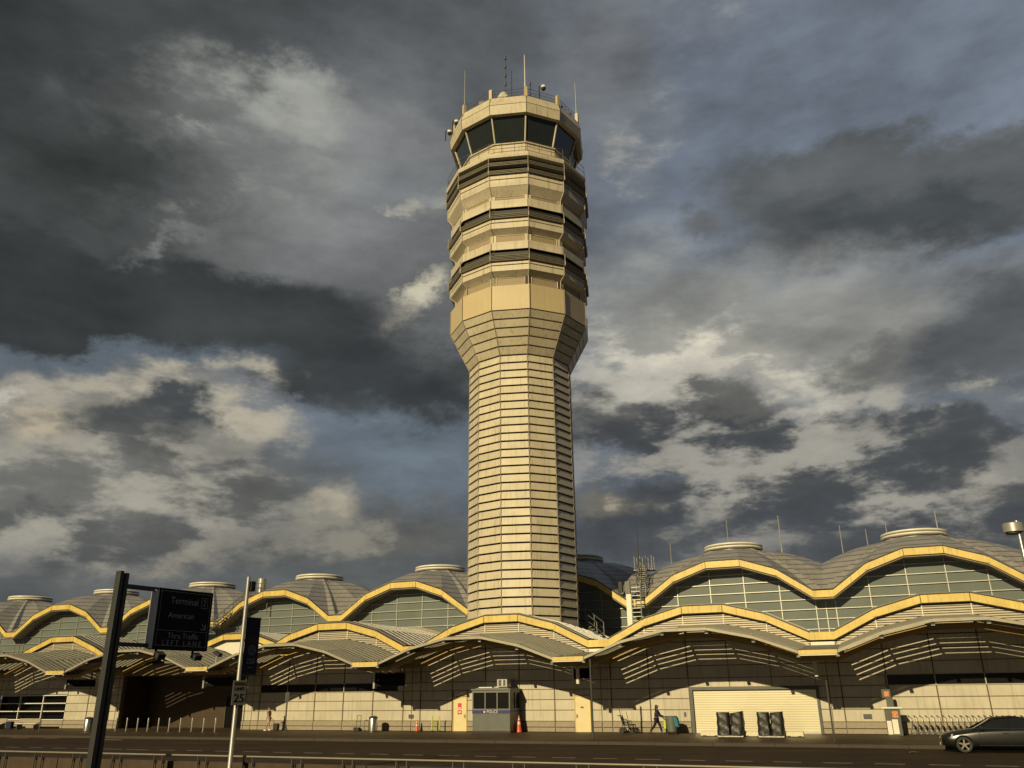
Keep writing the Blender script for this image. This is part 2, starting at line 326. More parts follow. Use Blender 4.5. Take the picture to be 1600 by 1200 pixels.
# ------------------------------------------------------------------ mesh building helpers
class MB:
    def __init__(s): s.v = []; s.f = []; s.mi = []; s.m = 0
    def add(s, vs, fs):
        b = len(s.v); s.v += [tuple(v) for v in vs]
        for f in fs: s.f.append(tuple(b + i for i in f)); s.mi.append(s.m)
    def hexa(s, p):   # p: 4 bottom ccw, 4 top ccw
        s.add(p, [(3, 2, 1, 0), (4, 5, 6, 7), (0, 1, 5, 4), (1, 2, 6, 5), (2, 3, 7, 6), (3, 0, 4, 7)])
    def box(s, x0, x1, y0, y1, z0, z1):
        s.hexa([(x0, y0, z0), (x1, y0, z0), (x1, y1, z0), (x0, y1, z0), (x0, y0, z1), (x1, y0, z1), (x1, y1, z1), (x0, y1, z1)])
    def cbox(s, c, h, R=None):
        R = R or Matrix.Identity(3); c = Vector(c)
        p = [c + R @ Vector((sx * h[0], sy * h[1], sz * h[2])) for sz in (-1, 1) for sx, sy in ((-1, -1), (1, -1), (1, 1), (-1, 1))]
        s.hexa(p)
    def prism(s, poly, y0, y1, shear=0.):   # polygon in x,z, extruded in y
        n = len(poly)
        a = [(x, y0, z) for x, z in poly]; b = [(x, y1, z + shear * (y1 - y0)) for x, z in poly]
        s.add(a + b, [tuple(range(n)), tuple(range(2 * n - 1, n - 1, -1))] + [(i + n, (i + 1) % n + n, (i + 1) % n, i) for i in range(n)])
    def tube(s, a, b, r, r2=None, n=8, caps=True):
        a = Vector(a); b = Vector(b); r2 = r if r2 is None else r2
        d = (b - a).normalized(); q = Vector((0, 0, 1)) if abs(d.z) < .9 else Vector((1, 0, 0))
        u = d.cross(q).normalized(); w = d.cross(u)
        vs = [a + (u * cos(2 * pi * i / n) + w * sin(2 * pi * i / n)) * r for i in range(n)] + [b + (u * cos(2 * pi * i / n) + w * sin(2 * pi * i / n)) * r2 for i in range(n)]
        fs = [(i, (i + 1) % n, (i + 1) % n + n, i + n) for i in range(n)]
        if caps: fs += [tuple(range(n - 1, -1, -1)), tuple(range(n, 2 * n))]
        s.add(vs, fs)
    def path(s, pts, r, n=6):
        for a, b in zip(pts, pts[1:]): s.tube(a, b, r, n=n)
    def lathe(s, prof, c=(0, 0), n=24, a0=0., cap=True):   # prof: (r,z)
        b = []
        for r, z in prof: b += [(c[0] + r * sin(a0 + 2 * pi * i / n), c[1] - r * cos(a0 + 2 * pi * i / n), z) for i in range(n)]
        fs = [(k * n + i, k * n + (i + 1) % n, (k + 1) * n + (i + 1) % n, (k + 1) * n + i) for k in range(len(prof) - 1) for i in range(n)]
        if cap: fs += [tuple(range(n - 1, -1, -1)), tuple(range((len(prof) - 1) * n, len(prof) * n))]
        s.add(b, fs)
    def build(s, name, mats, parent=None, smooth=False, bevel=0., loc=None):
        me = bpy.data.meshes.new(name); me.from_pydata(s.v, [], s.f)
        mats = mats if isinstance(mats, (list, tuple)) else [mats]
        for m in mats: me.materials.append(m)
        for p, i in zip(me.polygons, s.mi): p.material_index = i; p.use_smooth = smooth
        me.update()
        o = bpy.data.objects.new(name, me); COL.objects.link(o)
        if parent: o.parent = parent
        if loc: o.location = loc
        if smooth:
            try: me.set_sharp_from_angle(angle=rad(40))
            except Exception: pass
        if bevel:
            b = o.modifiers.new('bevel', 'BEVEL'); b.width = bevel; b.segments = 2; b.limit_method = 'ANGLE'
        return o
def build_each(mb, name, m, parent=None, **kw):
    par = list(range(len(mb.v)))
    def find(i):
        while par[i] != i: par[i] = par[par[i]]; i = par[i]
        return i
    for f in mb.f:
        for i in f[1:]: par[find(i)] = find(f[0])
    grp = {}
    for f, mi in zip(mb.f, mb.mi): grp.setdefault(find(f[0]), []).append((f, mi))
    for fs in grp.values():
        q = MB(); idx = {}
        for f, mi in fs:
            for i in f:
                if i not in idx: idx[i] = len(q.v); q.v.append(mb.v[i])
            q.f.append(tuple(idx[i] for i in f)); q.mi.append(mi)
        q.build(name, m, parent, **kw)
def tag(o, label=None, cat=None, group=None, kind=None):
    if label: o['label'] = label
    if cat: o['category'] = cat
    if group: o['group'] = group
    if kind: o['kind'] = kind
    return o
def thing(name, label, cat, loc=(0, 0, 0), rz=0., group=None):
    o = bpy.data.objects.new(name, None); COL.objects.link(o); o.location = loc; o.rotation_euler = (0, 0, rz)
    o.empty_display_size = .3
    return tag(o, label, cat, group)
def copy_tree(o, parent=None):
    c = o.copy(); COL.objects.link(c)
    if parent: c.parent = parent
    for ch in list(o.children): copy_tree(ch, c)
    return c
def text(name, s, size, m, parent, loc, rot=(pi / 2, 0, 0), align='CENTER', extrude=.004, sx=1., space=1.):
    cu_ = bpy.data.curves.new(name, 'FONT'); cu_.body = s; cu_.size = size; cu_.align_x = align; cu_.align_y = 'CENTER'; cu_.extrude = extrude
    cu_.space_character = space
    o = bpy.data.objects.new('tmp', cu_); COL.objects.link(o)
    bpy.context.view_layer.update()
    me = bpy.data.meshes.new_from_object(o.evaluated_get(bpy.context.evaluated_depsgraph_get()))
    bpy.data.objects.remove(o)
    me.materials.clear(); me.materials.append(m)
    q = bpy.data.objects.new(name, me); COL.objects.link(q); q.parent = parent; q.location = loc; q.rotation_euler = rot; q.scale = (sx, 1, 1)
    return q

# ------------------------------------------------------------------ frame of the terminal: x to the right along the facade, y away, z up
ALPHA = rad(22.52); ORG = Vector((0, 60.382, 0)); U0 = -20.36; PER = 14.217
FR = Matrix.Rotation(-ALPHA, 3, 'Z')
def W(x, y, z=0.): return ORG + FR @ Vector((x, y, z))      # facade frame to world
def bayx(j): return -(U0 + (j + .5) * PER)                  # centre of bay j

# ------------------------------------------------------------------ setting
def struct(name, mb, m): o = mb.build(name, m); o['kind'] = 'structure'; return o
g = MB(); g.add([(-3000, -3000, -.02), (3000, -3000, -.02), (3000, 3000, -.02), (-3000, 3000, -.02)], [(0, 1, 2, 3)])
struct('ground', g, m_asphalt)
def fquad(mb, x0, x1, y0, y1, z): mb.add([W(x0, y0, z), W(x1, y0, z), W(x1, y1, z), W(x0, y1, z)], [(0, 1, 2, 3)])
g = MB(); fquad(g, -140, 120, -33.6, -10.3, 0); struct('road', g, m_asphalt)
g = MB()
g.hexa([W(-140, -10.15, -.1), W(120, -10.15, -.1), W(120, 30, -.1), W(-140, 30, -.1), W(-140, -10.15, .15), W(120, -10.15, .15), W(120, 30, .15), W(-140, 30, .15)])
struct('pavement', g, m_pave)
g = MB()
for i in range(-46, 40):
    x0 = i * 3.0
    g.hexa([W(x0 + .01, -10.3, -.1), W(x0 + 2.99, -10.3, -.1), W(x0 + 2.99, -10.152, -.1), W(x0 + .01, -10.152, -.1), W(x0 + .01, -10.28, .153), W(x0 + 2.99, -10.28, .153), W(x0 + 2.99, -10.152, .156), W(x0 + .01, -10.152, .156)])
struct('kerb', g, m_kerb)
g = MB()
for i in range(-22, 20):
    x0 = 24.4 + i * 1.83 * 1.0
    if i % 1 == 0: fquad(g, x0 * 1.0 + 0, x0 + 1.05, -19.59, -19.39, .004)
for i in range(0, 30): fquad(g, -14.5 - i * 1.83, -13.45 - i * 1.83, -19.59, -19.39, .0045)
struct('lane_markings', g, m_line)
g = MB(); fquad(g, -34.5, -32.6, -11.1, -10.8, .004); fquad(g, -31.4, -29.9, -11.0, -10.75, .004); fquad(g, -24.9, -23.1, -11.9, -11.5, .004)
struct('faded_yellow_kerb_markings', g, m_liney)

# ------------------------------------------------------------------ terminal building
T = thing('terminal_building', 'long cream airport terminal with yellow scalloped arches, vaulted grey roofs and louvred canopies', 'building', ORG, -ALPHA)
LOW = [(-6.408, 5.90), (-3.93, 7.10), (-1.31, 7.80), (1.31, 7.80), (3.93, 7.10), (6.408, 5.90)]
UPP = [(-6.408, 9.47), (-3.93, 11.20), (-1.31, 12.10), (1.31, 12.10), (3.93, 11.20), (6.408, 9.47)]
CAN = [(-6.10, 4.58), (-3.82, 5.42), (-1.28, 5.97), (1.28, 5.97), (3.82, 5.42), (6.10, 4.58)]
def pz(prof, x):
    if x <= prof[0][0]: return prof[0][1]
    for (xa, za), (xb, zb) in zip(prof, prof[1:]):
        if x <= xb: return za + (zb - za) * (x - xa) / (xb - xa)
    return prof[-1][1]
NU, CF, YG = 10.33, -6.47, 11.75
VX = [-6.408, -3.93, -1.31, 1.31, 3.93, 6.408]      # mullion lines
COLS = [(-7.108, -6.408), (-6.408, -3.845), (-3.845, -1.28), (-1.28, 1.28), (1.28, 3.845), (3.845, 6.408), (6.408, 7.108)]
ROWS = [.15, .81, 1.50, 2.16, 2.81, 3.38, 4.12, 4.86, 5.6, 6.4]
def crear(x): return pz(CAN, x) + .62
def clip_poly(poly, fn):   # keep where fn(x,z)>=0 (linear fn)
    o = []
    for a, b in zip(poly, poly[1:] + poly[:1]):
        fa, fb = fn(*a), fn(*b)
        if fa >= 0: o.append(a)
        if (fa >= 0) != (fb >= 0):
            t = fa / (fa - fb); o.append((a[0] + (b[0] - a[0]) * t, a[1] + (b[1] - a[1]) * t))
    return o
ENTRY = (-36.1, -23.2); SHOP = (-51.2, -42.3); ROLL_ = (12.03, 19.75)
DOORS = [(4.28, 5.39), (-4.74, -3.66)]
STRIPS = [(23.55, 60, 2.83, 3.38), (-21.6, -9.3, 2.83, 3.38)]
JR = range(-2, 7)
back = MB(); pan = MB(); base = MB(); strip = MB()
def hole(x0, x1, z0, z1):
    for a, b, c, d in [(ENTRY[0], ENTRY[1], 0, 9), (SHOP[0], SHOP[1], .8, 2.9), (ROLL_[0], ROLL_[1], 0, 2.78)] + [(p, q, 0, 2.42) for p, q in DOORS] + [(s_[0], s_[1], s_[2], s_[3]) for s_ in STRIPS]:
        if x0 < b - .02 and x1 > a + .02 and z0 < d - .02 and z1 > c + .02: yield (a, b, c, d)
def panel_rect(x0, x1, z0, z1, tl, tr):
    # recursively cut away holes, then emit panel clipped under the line tl-tr
    for h in hole(x0, x1, z0, z1):
        a, b, c, d = h
        if a > x0 + .03: panel_rect(x0, a, z0, z1, tl, tl + (tr - tl) * (a - x0) / (x1 - x0))
        if b < x1 - .03: panel_rect(b, x1, z0, z1, tl + (tr - tl) * (b - x0) / (x1 - x0), tr)
        xa, xb = max(a, x0), min(b, x1)
        fa = tl + (tr - tl) * (xa - x0) / (x1 - x0); fb = tl + (tr - tl) * (xb - x0) / (x1 - x0)
        if c > z0 + .03: panel_rect(xa, xb, z0, c, fa, fb)
        if d < z1 - .03: panel_rect(xa, xb, d, z1, fa, fb)
        return
    if x1 - x0 < .1 or z1 - z0 < .06: return
    gp = .025
    poly = [(x0 + gp, z0 + gp), (x1 - gp, z0 + gp), (x1 - gp, z1 - gp), (x0 + gp, z1 - gp)]
    poly = clip_poly(poly, lambda x, z: (tl + (tr - tl) * (x - x0) / (x1 - x0)) - z)
    if len(poly) < 3: return
    ((base if z1 <= .82 else pan)).prism(poly, -.05 - (.05 if z1 <= .82 else 0) - random.random() * .004, -.002)
for j in JR:
    xc = bayx(j); pan = MB(); base = MB()
    for a, b in COLS:
        for z0, z1 in zip(ROWS, ROWS[1:]):
            if z0 == .15:
                panel_rect(xc + a, xc + b, .15, .45, 9, 9); panel_rect(xc + a, xc + b, .45, .81, 9, 9); continue
            panel_rect(xc + a, xc + b, z0, z1, crear(a), crear(b))
    if pan.v: pan.build('wall_panels', m_cream, T, bevel=.008)
    if base.v: build_each(base, 'plinth', m_base, T) if len(base.v) < 50 else base.build('plinth', m_base, T)
    # backing, with real openings left for the entrance and the shop front
for xa, xb, za, zb in [(-110, SHOP[0], 0, 5.1), (SHOP[0], SHOP[1], 2.9, 5.1), (SHOP[0], SHOP[1], 0, .79), (SHOP[1], ENTRY[0], 0, 5.1), (ENTRY[0], ENTRY[1], 4.3, 5.1), (ENTRY[1], 55, 0, 5.1)]:
    back.box(xa, xb, 0, .35, za, zb)
back.build('wall_backing', m_joint, T)
for x0, x1, z0, z1 in STRIPS:
    x0_, x1_ = max(x0, -60), min(x1, 48)
    s_ = MB(); s_.box(x0_ + .03, x1_ - .03, -.03, -.004, z0, z1); so = s_.build('window_strip', m_blackglass, T)
    f_ = MB(); f_.box(x0_, x1_, -.10, -.03, z0 - .05, z0); f_.box(x0_, x1_, -.09, -.03, z1, z1 + .03)
    for j in JR:
        for v in (-3.845, -1.28, 1.28, 3.845, 6.408, -6.408):
            if x0_ < bayx(j) + v < x1_: f_.box(bayx(j) + v - .03, bayx(j) + v + .03, -.085, -.035, z0 + .002, z1 - .002)
    f_.build('mullions', m_louvre, so)
# dark cover strips over the vertical panel joints
cs = MB()
for j in JR:
    for v in (-6.408, -3.845, -1.28, 1.28, 3.845, 6.408):
        x = bayx(j) + v
        if any(a - .05 < x < b + .05 for a, b in (ENTRY, SHOP, ROLL_)): continue
        top = crear(v) - .05
        cs.box(x - .035, x + .035, -.085, -.058, .82, min(2.8, top)); cs.box(x - .035, x + .035, -.085, -.058, 3.42, top)
build_each(cs, 'joint_cover_strip', m_strip, T)

def beam(mb, prof, xc, t, y0, y1, up=0., shear=0.):
    for (xa, za), (xb, zb) in zip(prof, prof[1:]):
        mb.prism([(xc + xa, za - t), (xc + xb, zb - t), (xc + xb, zb + up), (xc + xa, za + up)], y0, y1, shear)
def gable(j, prof, y, lower, name='louvred_gable', louvre=True, xc=None):
    xc = bayx(j) if xc is None else xc
    gb = MB(); bk = MB()
    for (xa, za), (xb, zb) in zip(prof, prof[1:]):
        la, lb = lower(xa), lower(xb)
        if za - la < .1 and zb - lb < .1: continue
        bk.prism([(xc + xa, min(la, za - .06)), (xc + xb, min(lb, zb - .06)), (xc + xb, zb - .05), (xc + xa, za - .05)], y + .10, y + .16)
    g_ = bk.build(name, m_brown if louvre else m_white, T)
    if louvre:
        z = 5.0
        while z < 8.4:
            for (xa, za), (xb, zb) in zip(prof, prof[1:]):
                xs = [xa + (xb - xa) * i / 60 for i in range(61)]
                ok = [x for x in xs if lower(x) - .04 < z and pz(prof, x) - .48 > z]
                if len(ok) < 2: continue
                x0, x1 = ok[0], ok[-1]
                gb.hexa([(xc + x0, y - .05, z), (xc + x1, y - .05, z), (xc + x1, y + .06, z + .05), (xc + x0, y + .06, z + .05), (xc + x0, y - .035, z + .085), (xc + x1, y - .035, z + .085), (xc + x1, y + .075, z + .125), (xc + x0, y + .075, z + .125)])
            z += .135
        gb.build('louvre_slats', m_louvre, g_)
        ml = MB()
        for v in VX:
            if prof[0][0] + .1 < v < prof[-1][0] - .1: ml.box(xc + v - .03, xc + v + .03, y - .09, y - .045, max(lower(v), 5.0), pz(prof, v) - .40)
        ml.build('mullions', m_white, g_)
    return g_
def arch(prof, xc, y, deep, name='arch_beam', t=.46, valley=True, lip=.05):
    b = MB(); b.m = 0
    beam(b, prof, xc, t, y, y + deep)
    if valley:
        for s_ in (1,):
            b.prism([(xc + s_ * 6.41, prof[-1][1] - t), (xc + 7.808, prof[-1][1] - t), (xc + 7.808, prof[-1][1]), (xc + 6.41, prof[-1][1])], y - .002, y + deep)
    o = b.build(name, m_yellow, T, bevel=.012)
    c = MB()
    for (xa, za), (xb, zb) in zip(prof, prof[1:]):   # brown capping and lower drip edge
        c.prism([(xc + xa, za + .005), (xc + xb, zb + .005), (xc + xb, zb + .05), (xc + xa, za + .05)], y - .04, y + deep + .1)
        c.prism([(xc + xa, za - t - .035), (xc + xb, zb - t - .035), (xc + xb, zb - t - .004), (xc + xa, za - t - .004)], y - .02, y + deep)
    for x_, z_ in prof[1:-1]: c.box(xc + x_ - .02, xc + x_ + .02, y - .012, y - .004 + .01, z_ - t + .02, z_ - .01)
    c.build('capping', m_brown, o)
    bl = MB()
    for x_, z_ in (prof[1], prof[-2]):
        bl.box(xc + x_ - .16, xc + x_ + .16, y - .022, y - .013, z_ - t + .06, z_ - .08)
    build_each(bl, 'splice_plate', m_yellow, o)
    return o
for j in JR:
    xc = bayx(j)
    # ---- near row: louvred gable, yellow arch, vaulted roof
    if j <= 2:
        gable(j, LOW, 0, crear)
        arch(LOW, xc, -.30, .34)
        w_ = MB(); w_.box(xc + 6.42, xc + 7.80, -.16, -.02, 5.02, 5.34); w_.build('valley_panel', m_white, T)
        r = MB()
        for (xa, za), (xb, zb) in zip(LOW, LOW[1:]): r.prism([(xc + xa, za + .06), (xc + xb, zb + .06), (xc + xb, zb + .14), (xc + xa, za + .14)], .0, YG - .02)
        r.prism([(xc + 6.41, 5.80), (xc + 7.80, 5.80), (xc + 7.80, 5.90), (xc + 6.41, 5.90)], .1, YG - .02)
        ro = r.build('lower_roof_vault', m_roofrib, T)
        rb = MB()
        for i in range(1, 14):
            y = .0 + i * .85
            for (xa, za), (xb, zb) in zip(LOW, LOW[1:]): rb.prism([(xc + xa, za + .145), (xc + xb, zb + .145), (xc + xb, zb + .18), (xc + xa, za + .18)], y, y + .05)
        rb.build('roof_ribs', m_lgrey, ro)
        fl = MB()
        for (xa, za), (xb, zb) in zip(LOW, LOW[1:]): fl.prism([(xc + xa, za + .15), (xc + xb, zb + .15), (xc + xb, zb + .42), (xc + xa, za + .42)], YG - .14, YG - .03)
        fl.build('flashing', m_base, ro)
    # ---- upper row
    uo = arch(UPP, xc, NU, .9, t=.50)
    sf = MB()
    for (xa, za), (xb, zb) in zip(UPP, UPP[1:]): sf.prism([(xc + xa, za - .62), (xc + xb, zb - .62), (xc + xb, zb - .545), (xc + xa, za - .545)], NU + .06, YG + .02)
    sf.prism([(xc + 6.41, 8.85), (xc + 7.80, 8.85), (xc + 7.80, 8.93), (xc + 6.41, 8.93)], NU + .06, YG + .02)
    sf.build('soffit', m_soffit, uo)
    gl = MB(); edges = [(-7.108, 9.47)] + UPP + [(7.108, 9.47)]
    for (xa, za), (xb, zb) in zip(edges, edges[1:]): gl.prism([(xc + xa, 5.0), (xc + xb, 5.0), (xc + xb, zb - .3), (xc + xa, za - .3)], YG, YG + .05)
    go = gl.build('curtain_wall_glass', m_glassg, T)
    mu = MB()
    for v in [-7.1] + VX: mu.box(xc + v - .03, xc + v + .03, YG - .075, YG - .004, 5.0, pz(UPP, v) - .60)
    z = 5.35
    while z < 11.6:
        xs = [x / 20 for x in range(-142, 143) if pz(UPP, x / 20) - .60 > z]
        if xs: mu.box(xc + xs[0] if xs[0] > -7.09 else xc - 7.108, xc + xs[-1] if xs[-1] < 7.09 else xc + 7.108, YG - .13, YG - .02, z, z + .055)
        z += .72
    mu.build('mullions', m_lgrey, go)
    # ---- upper vault: square bay, four ruled faces up to a round cupola
    r = MB(); yc = NU + 7.2; H = 7.108; cz = 13.74; q = 1.75
    SEC = 8
    def face(rot):
        base_i = len(r.v); xs = [-7.108, -6.408, -3.93, -1.31, 1.31, 3.93, 6.408, 7.108]; pts = []
        for s_ in range(SEC + 1):
            t = s_ / SEC
            for x in xs:
                zz = pz(UPP, x) + .08
                X = x * (1 - t) + (x / 7.108 * q) * t; Y = -H * (1 - t) - q * t; Z = zz * (1 - t) + cz * t + .30 * sin(pi * t)
                c_, s2 = cos(rot), sin(rot)
                pts.append((xc + X * c_ - Y * s2, yc + X * s2 + Y * c_, Z))
        n = len(xs)
        r.add(pts, [(s_ * n + i, s_ * n + i + 1, (s_ + 1) * n + i + 1, (s_ + 1) * n + i) for s_ in range(SEC) for i in range(n - 1)])
    for k in range(4): face(k * pi / 2)
    ro = r.build('upper_roof_vault', m_roof, T)
    vg = MB(); vg.box(xc + 6.3, xc + 7.92, NU + .95, yc + H, 9.1, 9.5); vg.build('valley_gutter', m_grey, ro)
    cp = MB(); cp.lathe([(2.15, 12.93), (2.15, 13.88)], (xc, yc), 32); cp.m = 1
    cp.lathe([(2.2, 13.85), (2.38, 13.83), (2.48, 13.90), (2.48, 13.97), (2.38, 14.04), (2.2, 14.05)], (xc, yc), 40); cp.lathe([(2.2, 14.11), (2.38, 14.10), (2.46, 14.15), (2.44, 14.23), (2.3, 14.29), (.2, 14.39)], (xc, yc), 40)
    cp.build('cupola', [m_lgrey, m_white], ro, smooth=True)
    # ---- canopy over the pavement
    c = MB(); xcn = xc
    def slab(mb, xa, za, xb, zb, y0, y1, th=.09, lift=0.):
        k = .097
        a0 = za + (y0 - CF) * k + lift; b0 = zb + (y0 - CF) * k + lift; a1 = za + (y1 - CF) * k + lift; b1 = zb + (y1 - CF) * k + lift
        mb.hexa([(xcn + xa, y0, a0 - th), (xcn + xb, y0, b0 - th), (xcn + xb, y1, b1 - th), (xcn + xa, y1, a1 - th), (xcn + xa, y0, a0), (xcn + xb, y0, b0), (xcn + xb, y1, b1), (xcn + xa, y1, a1)])
    for (xa, za), (xb, zb) in zip(CAN, CAN[1:]):
        slab(c, xa, za, xb, zb, CF + .32, -4.5)
        y = CF + .45
        while y < -4.6:
            slab(c, xa + .02, za, xb - .02, zb, y, y + .07, .05, .055); y += .36
        slab(c, xa, za, xb, zb, CF, CF + .16, .13)
    slab(c, 6.10, 4.56, 8.117, 4.56, CF + .1, -.06, .09, -.02)
    co = c.build('canopy', m_canopy, T)
    s_ = MB()
    for (xa, za), (xb, zb) in zip(CAN, CAN[1:]):
        y = -4.3
        while y < -.45:
            slab(s_, xa + .0, za, xb - .0, zb, y, y + .20, .145, .0); y += .54
        slab(s_, xa + .03, za, xb - .03, zb, -.30, -.08, .1, .03)
    s_.build('canopy_slats', m_canopy, co)
    e = MB()
    for (xa, za), (xb, zb) in zip(CAN, CAN[1:]): slab(e, xa, za, xb, zb, CF - .05, CF - .003, .15, .03)
    e.build('front_edge_trim', m_edge, co)
    vb = MB(); vb.box(xc + 6.12, xc + 8.10, CF - .12, CF + .06, 4.40, 4.62); vb.m = 1; vb.box(xc + 6.08, xc + 8.14, CF - .15, CF + .08, 4.335, 4.385)
    vb.build('valley_beam', [m_yellow, m_white], co)
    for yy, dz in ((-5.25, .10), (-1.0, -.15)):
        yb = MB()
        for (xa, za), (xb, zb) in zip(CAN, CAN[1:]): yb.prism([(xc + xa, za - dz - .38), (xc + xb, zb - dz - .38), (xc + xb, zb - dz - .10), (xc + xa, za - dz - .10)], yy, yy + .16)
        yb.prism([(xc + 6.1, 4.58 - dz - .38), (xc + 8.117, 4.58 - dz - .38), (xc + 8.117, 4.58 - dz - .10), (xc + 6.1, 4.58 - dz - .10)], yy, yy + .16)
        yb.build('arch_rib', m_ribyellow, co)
    rf = MB()
    for x_, z_ in CAN:
        slab(rf, x_ - .05, z_, x_ + .05, z_, CF + .05, -.02, .22, -.095)
    rf.build('rafters', m_darkmetal, co)
    for x_, z_ in CAN:
        f_ = MB(); f_.cbox((xc + x_, CF - .02, z_ - .20), (.10, .13, .045), Matrix.Rotation(.35, 3, 'X')); f_.tube((xc + x_, CF + .1, z_ - .12), (xc + x_, CF + .02, z_ + .06), .035, n=6)
        f_.m = 1; f_.cbox((xc + x_, CF - .04, z_ - .262), (.09, .11, .012), Matrix.Rotation(.35, 3, 'X'))
        f_.build('light_fixture', [m_darkmetal, m_white], co)
# flat roof and set-back gables on the left
fr = MB(); fr.box(-95, bayx(2) - 7.2, .02, YG, 5.12, 5.24); fr.build('flat_roof', m_roofrib, T)
PA = [(-4.1, 6.75), (-2.95 - 0.05, 7.05), (-1.45, 7.75), (1.45, 7.75), (4.1, 6.95), (6.0, 5.9)]
PA = [(-6.0, 5.9), (-4.3, 6.85), (-1.45, 7.75), (1.45, 7.75), (4.3, 6.85), (6.0, 5.9)]
PB = [(-6.2, 6.4), (-4.5, 7.15), (-1.45, 8.2), (1.45, 8.2), (4.5, 7.1), (6.2, 6.3)]
for prof, xc, louv in ((PA, -28.6, False), (PB, -49.9, True), (PA, -70.0, True)):
    gable(0, prof, 5.0, lambda x: 5.25, louvre=louv, xc=xc, name='louvred_gable' if louv else 'panelled_gable')
    arch(prof, xc, 4.7, .34, valley=False)
    r = MB()
    for (xa, za), (xb, zb) in zip(prof, prof[1:]): r.prism([(xc + xa, za + .06), (xc + xb, zb + .06), (xc + xb, zb + .14), (xc + xa, za + .14)], 5.0, YG - .02)
    ro = r.build('lower_roof_vault', m_roofrib, T)
    rb = MB()
    for i in range(1, 12):
        for (xa, za), (xb, zb) in zip(prof, prof[1:]): rb.prism([(xc + xa, za + .145), (xc + xb, zb + .145), (xc + xb, zb + .21), (xc + xa, za + .21)], 5 + i * .56, 5.05 + i * .56)
    rb.build('roof_ribs', m_lgrey, ro)
# recessed entrance
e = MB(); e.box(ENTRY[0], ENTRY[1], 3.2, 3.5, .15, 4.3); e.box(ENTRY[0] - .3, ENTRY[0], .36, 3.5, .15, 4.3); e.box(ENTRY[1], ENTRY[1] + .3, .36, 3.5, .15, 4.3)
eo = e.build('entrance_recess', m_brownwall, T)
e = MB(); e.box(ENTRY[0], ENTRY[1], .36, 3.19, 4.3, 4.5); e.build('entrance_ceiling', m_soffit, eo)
for x0 in (-27.6, -25.5):
    e = MB(); e.box(x0, x0 + 1.95, 3.10, 3.18, .16, 2.6); d_ = e.build('glass_door', m_blackglass, eo)
    f_ = MB()
    for a in (x0, x0 + .95, x0 + 1.88): f_.box(a, a + .07, 3.04, 3.10, .16, 2.66)
    f_.box(x0 + .08, x0 + .94, 3.045, 3.095, 2.6, 2.66); f_.box(x0 + 1.03, x0 + 1.87, 3.045, 3.095, 2.6, 2.66); f_.build('frame', m_darkmetal, d_)
# shop front on the far left
e = MB(); e.box(SHOP[0], SHOP[1], .5, .56, .8, 2.9); so = e.build('shop_front_glass', m_blackglass, T)
f_ = MB()
for z in (.82, 1.5, 2.15, 2.8): f_.box(SHOP[0] + .02, SHOP[1] - .02, -.12, -.04, z, z + .07)
for x in (SHOP[0] + .02, -48.2, -45.3, SHOP[1] - .1): f_.box(x, x + .08, -.03, .12, .8, 2.89)
f_.build('transoms', m_white, so)
# roller shutter
e = MB(); e.box(ROLL_[0] + .18, ROLL_[1] - .16, -.02, .0 - .004, .16, 2.62); ro = e.build('roller_shutter', m_roller, T)
e = MB(); e.box(ROLL_[0] - .02, ROLL_[0] + .17, -.2, -.004, .15, 2.79); e.box(ROLL_[1] - .15, ROLL_[1] + .0, -.14, -.004, .15, 2.64); e.box(ROLL_[0] + .175, ROLL_[1], -.2, -.004, 2.65, 2.79); e.build('frame', m_darkmetal, ro)
e = MB(); e.box(ROLL_[0] + .2, ROLL_[1] - .2, -.06, -.022, .16, .27); e.build('bottom_rail', m_steel, ro)
# service doors
for i, (x0, x1) in enumerate(DOORS):
    e = MB(); e.box(x0 + .05, x1 - .05, -.07, -.004, .16, 2.36); d_ = e.build('service_door', m_doorc, T)
    f_ = MB(); f_.box(x0, x0 + .045, -.1, -.004, .16, 2.41); f_.box(x1 - .045, x1, -.1, -.004, .16, 2.41); f_.box(x0 + .05, x1 - .05, -.1, -.004, 2.365, 2.41); f_.build('frame', m_yellow, d_)
    hx = x0 + .14 if i == 0 else x1 - .14
    f_ = MB(); f_.box(hx - .03, hx + .03, -.09, -.071, 1.0, 1.26); f_.tube((hx, -.13, 1.14), (hx + (.1 if i == 0 else -.1), -.13, 1.14), .014); f_.tube((hx, -.09, 1.14), (hx, -.135, 1.14), .014); f_.build('handle', m_darkmetal, d_)
    if i == 0:
        f_ = MB(); f_.box(x0 + .42, x0 + .62, -.085, -.072, 1.62, 1.72); f_.build('sign', m_darkmetal, d_)
    else:
        f_ = MB(); f_.box(x0 + .38, x0 + .66, -.082, -.072, 1.62, 1.98); f_.box(x0 + .36, x0 + .68, -.082, -.072, 1.25, 1.52); f_.build('warning_sign', m_red, d_)
        f_ = MB(); f_.box(x0 + .44, x0 + .60, -.088, -.083, 1.60, 1.72); f_.box(x0 + .42, x0 + .62, -.088, -.083, 1.34, 1.44); f_.build('warning_print', m_whitesign, d_)
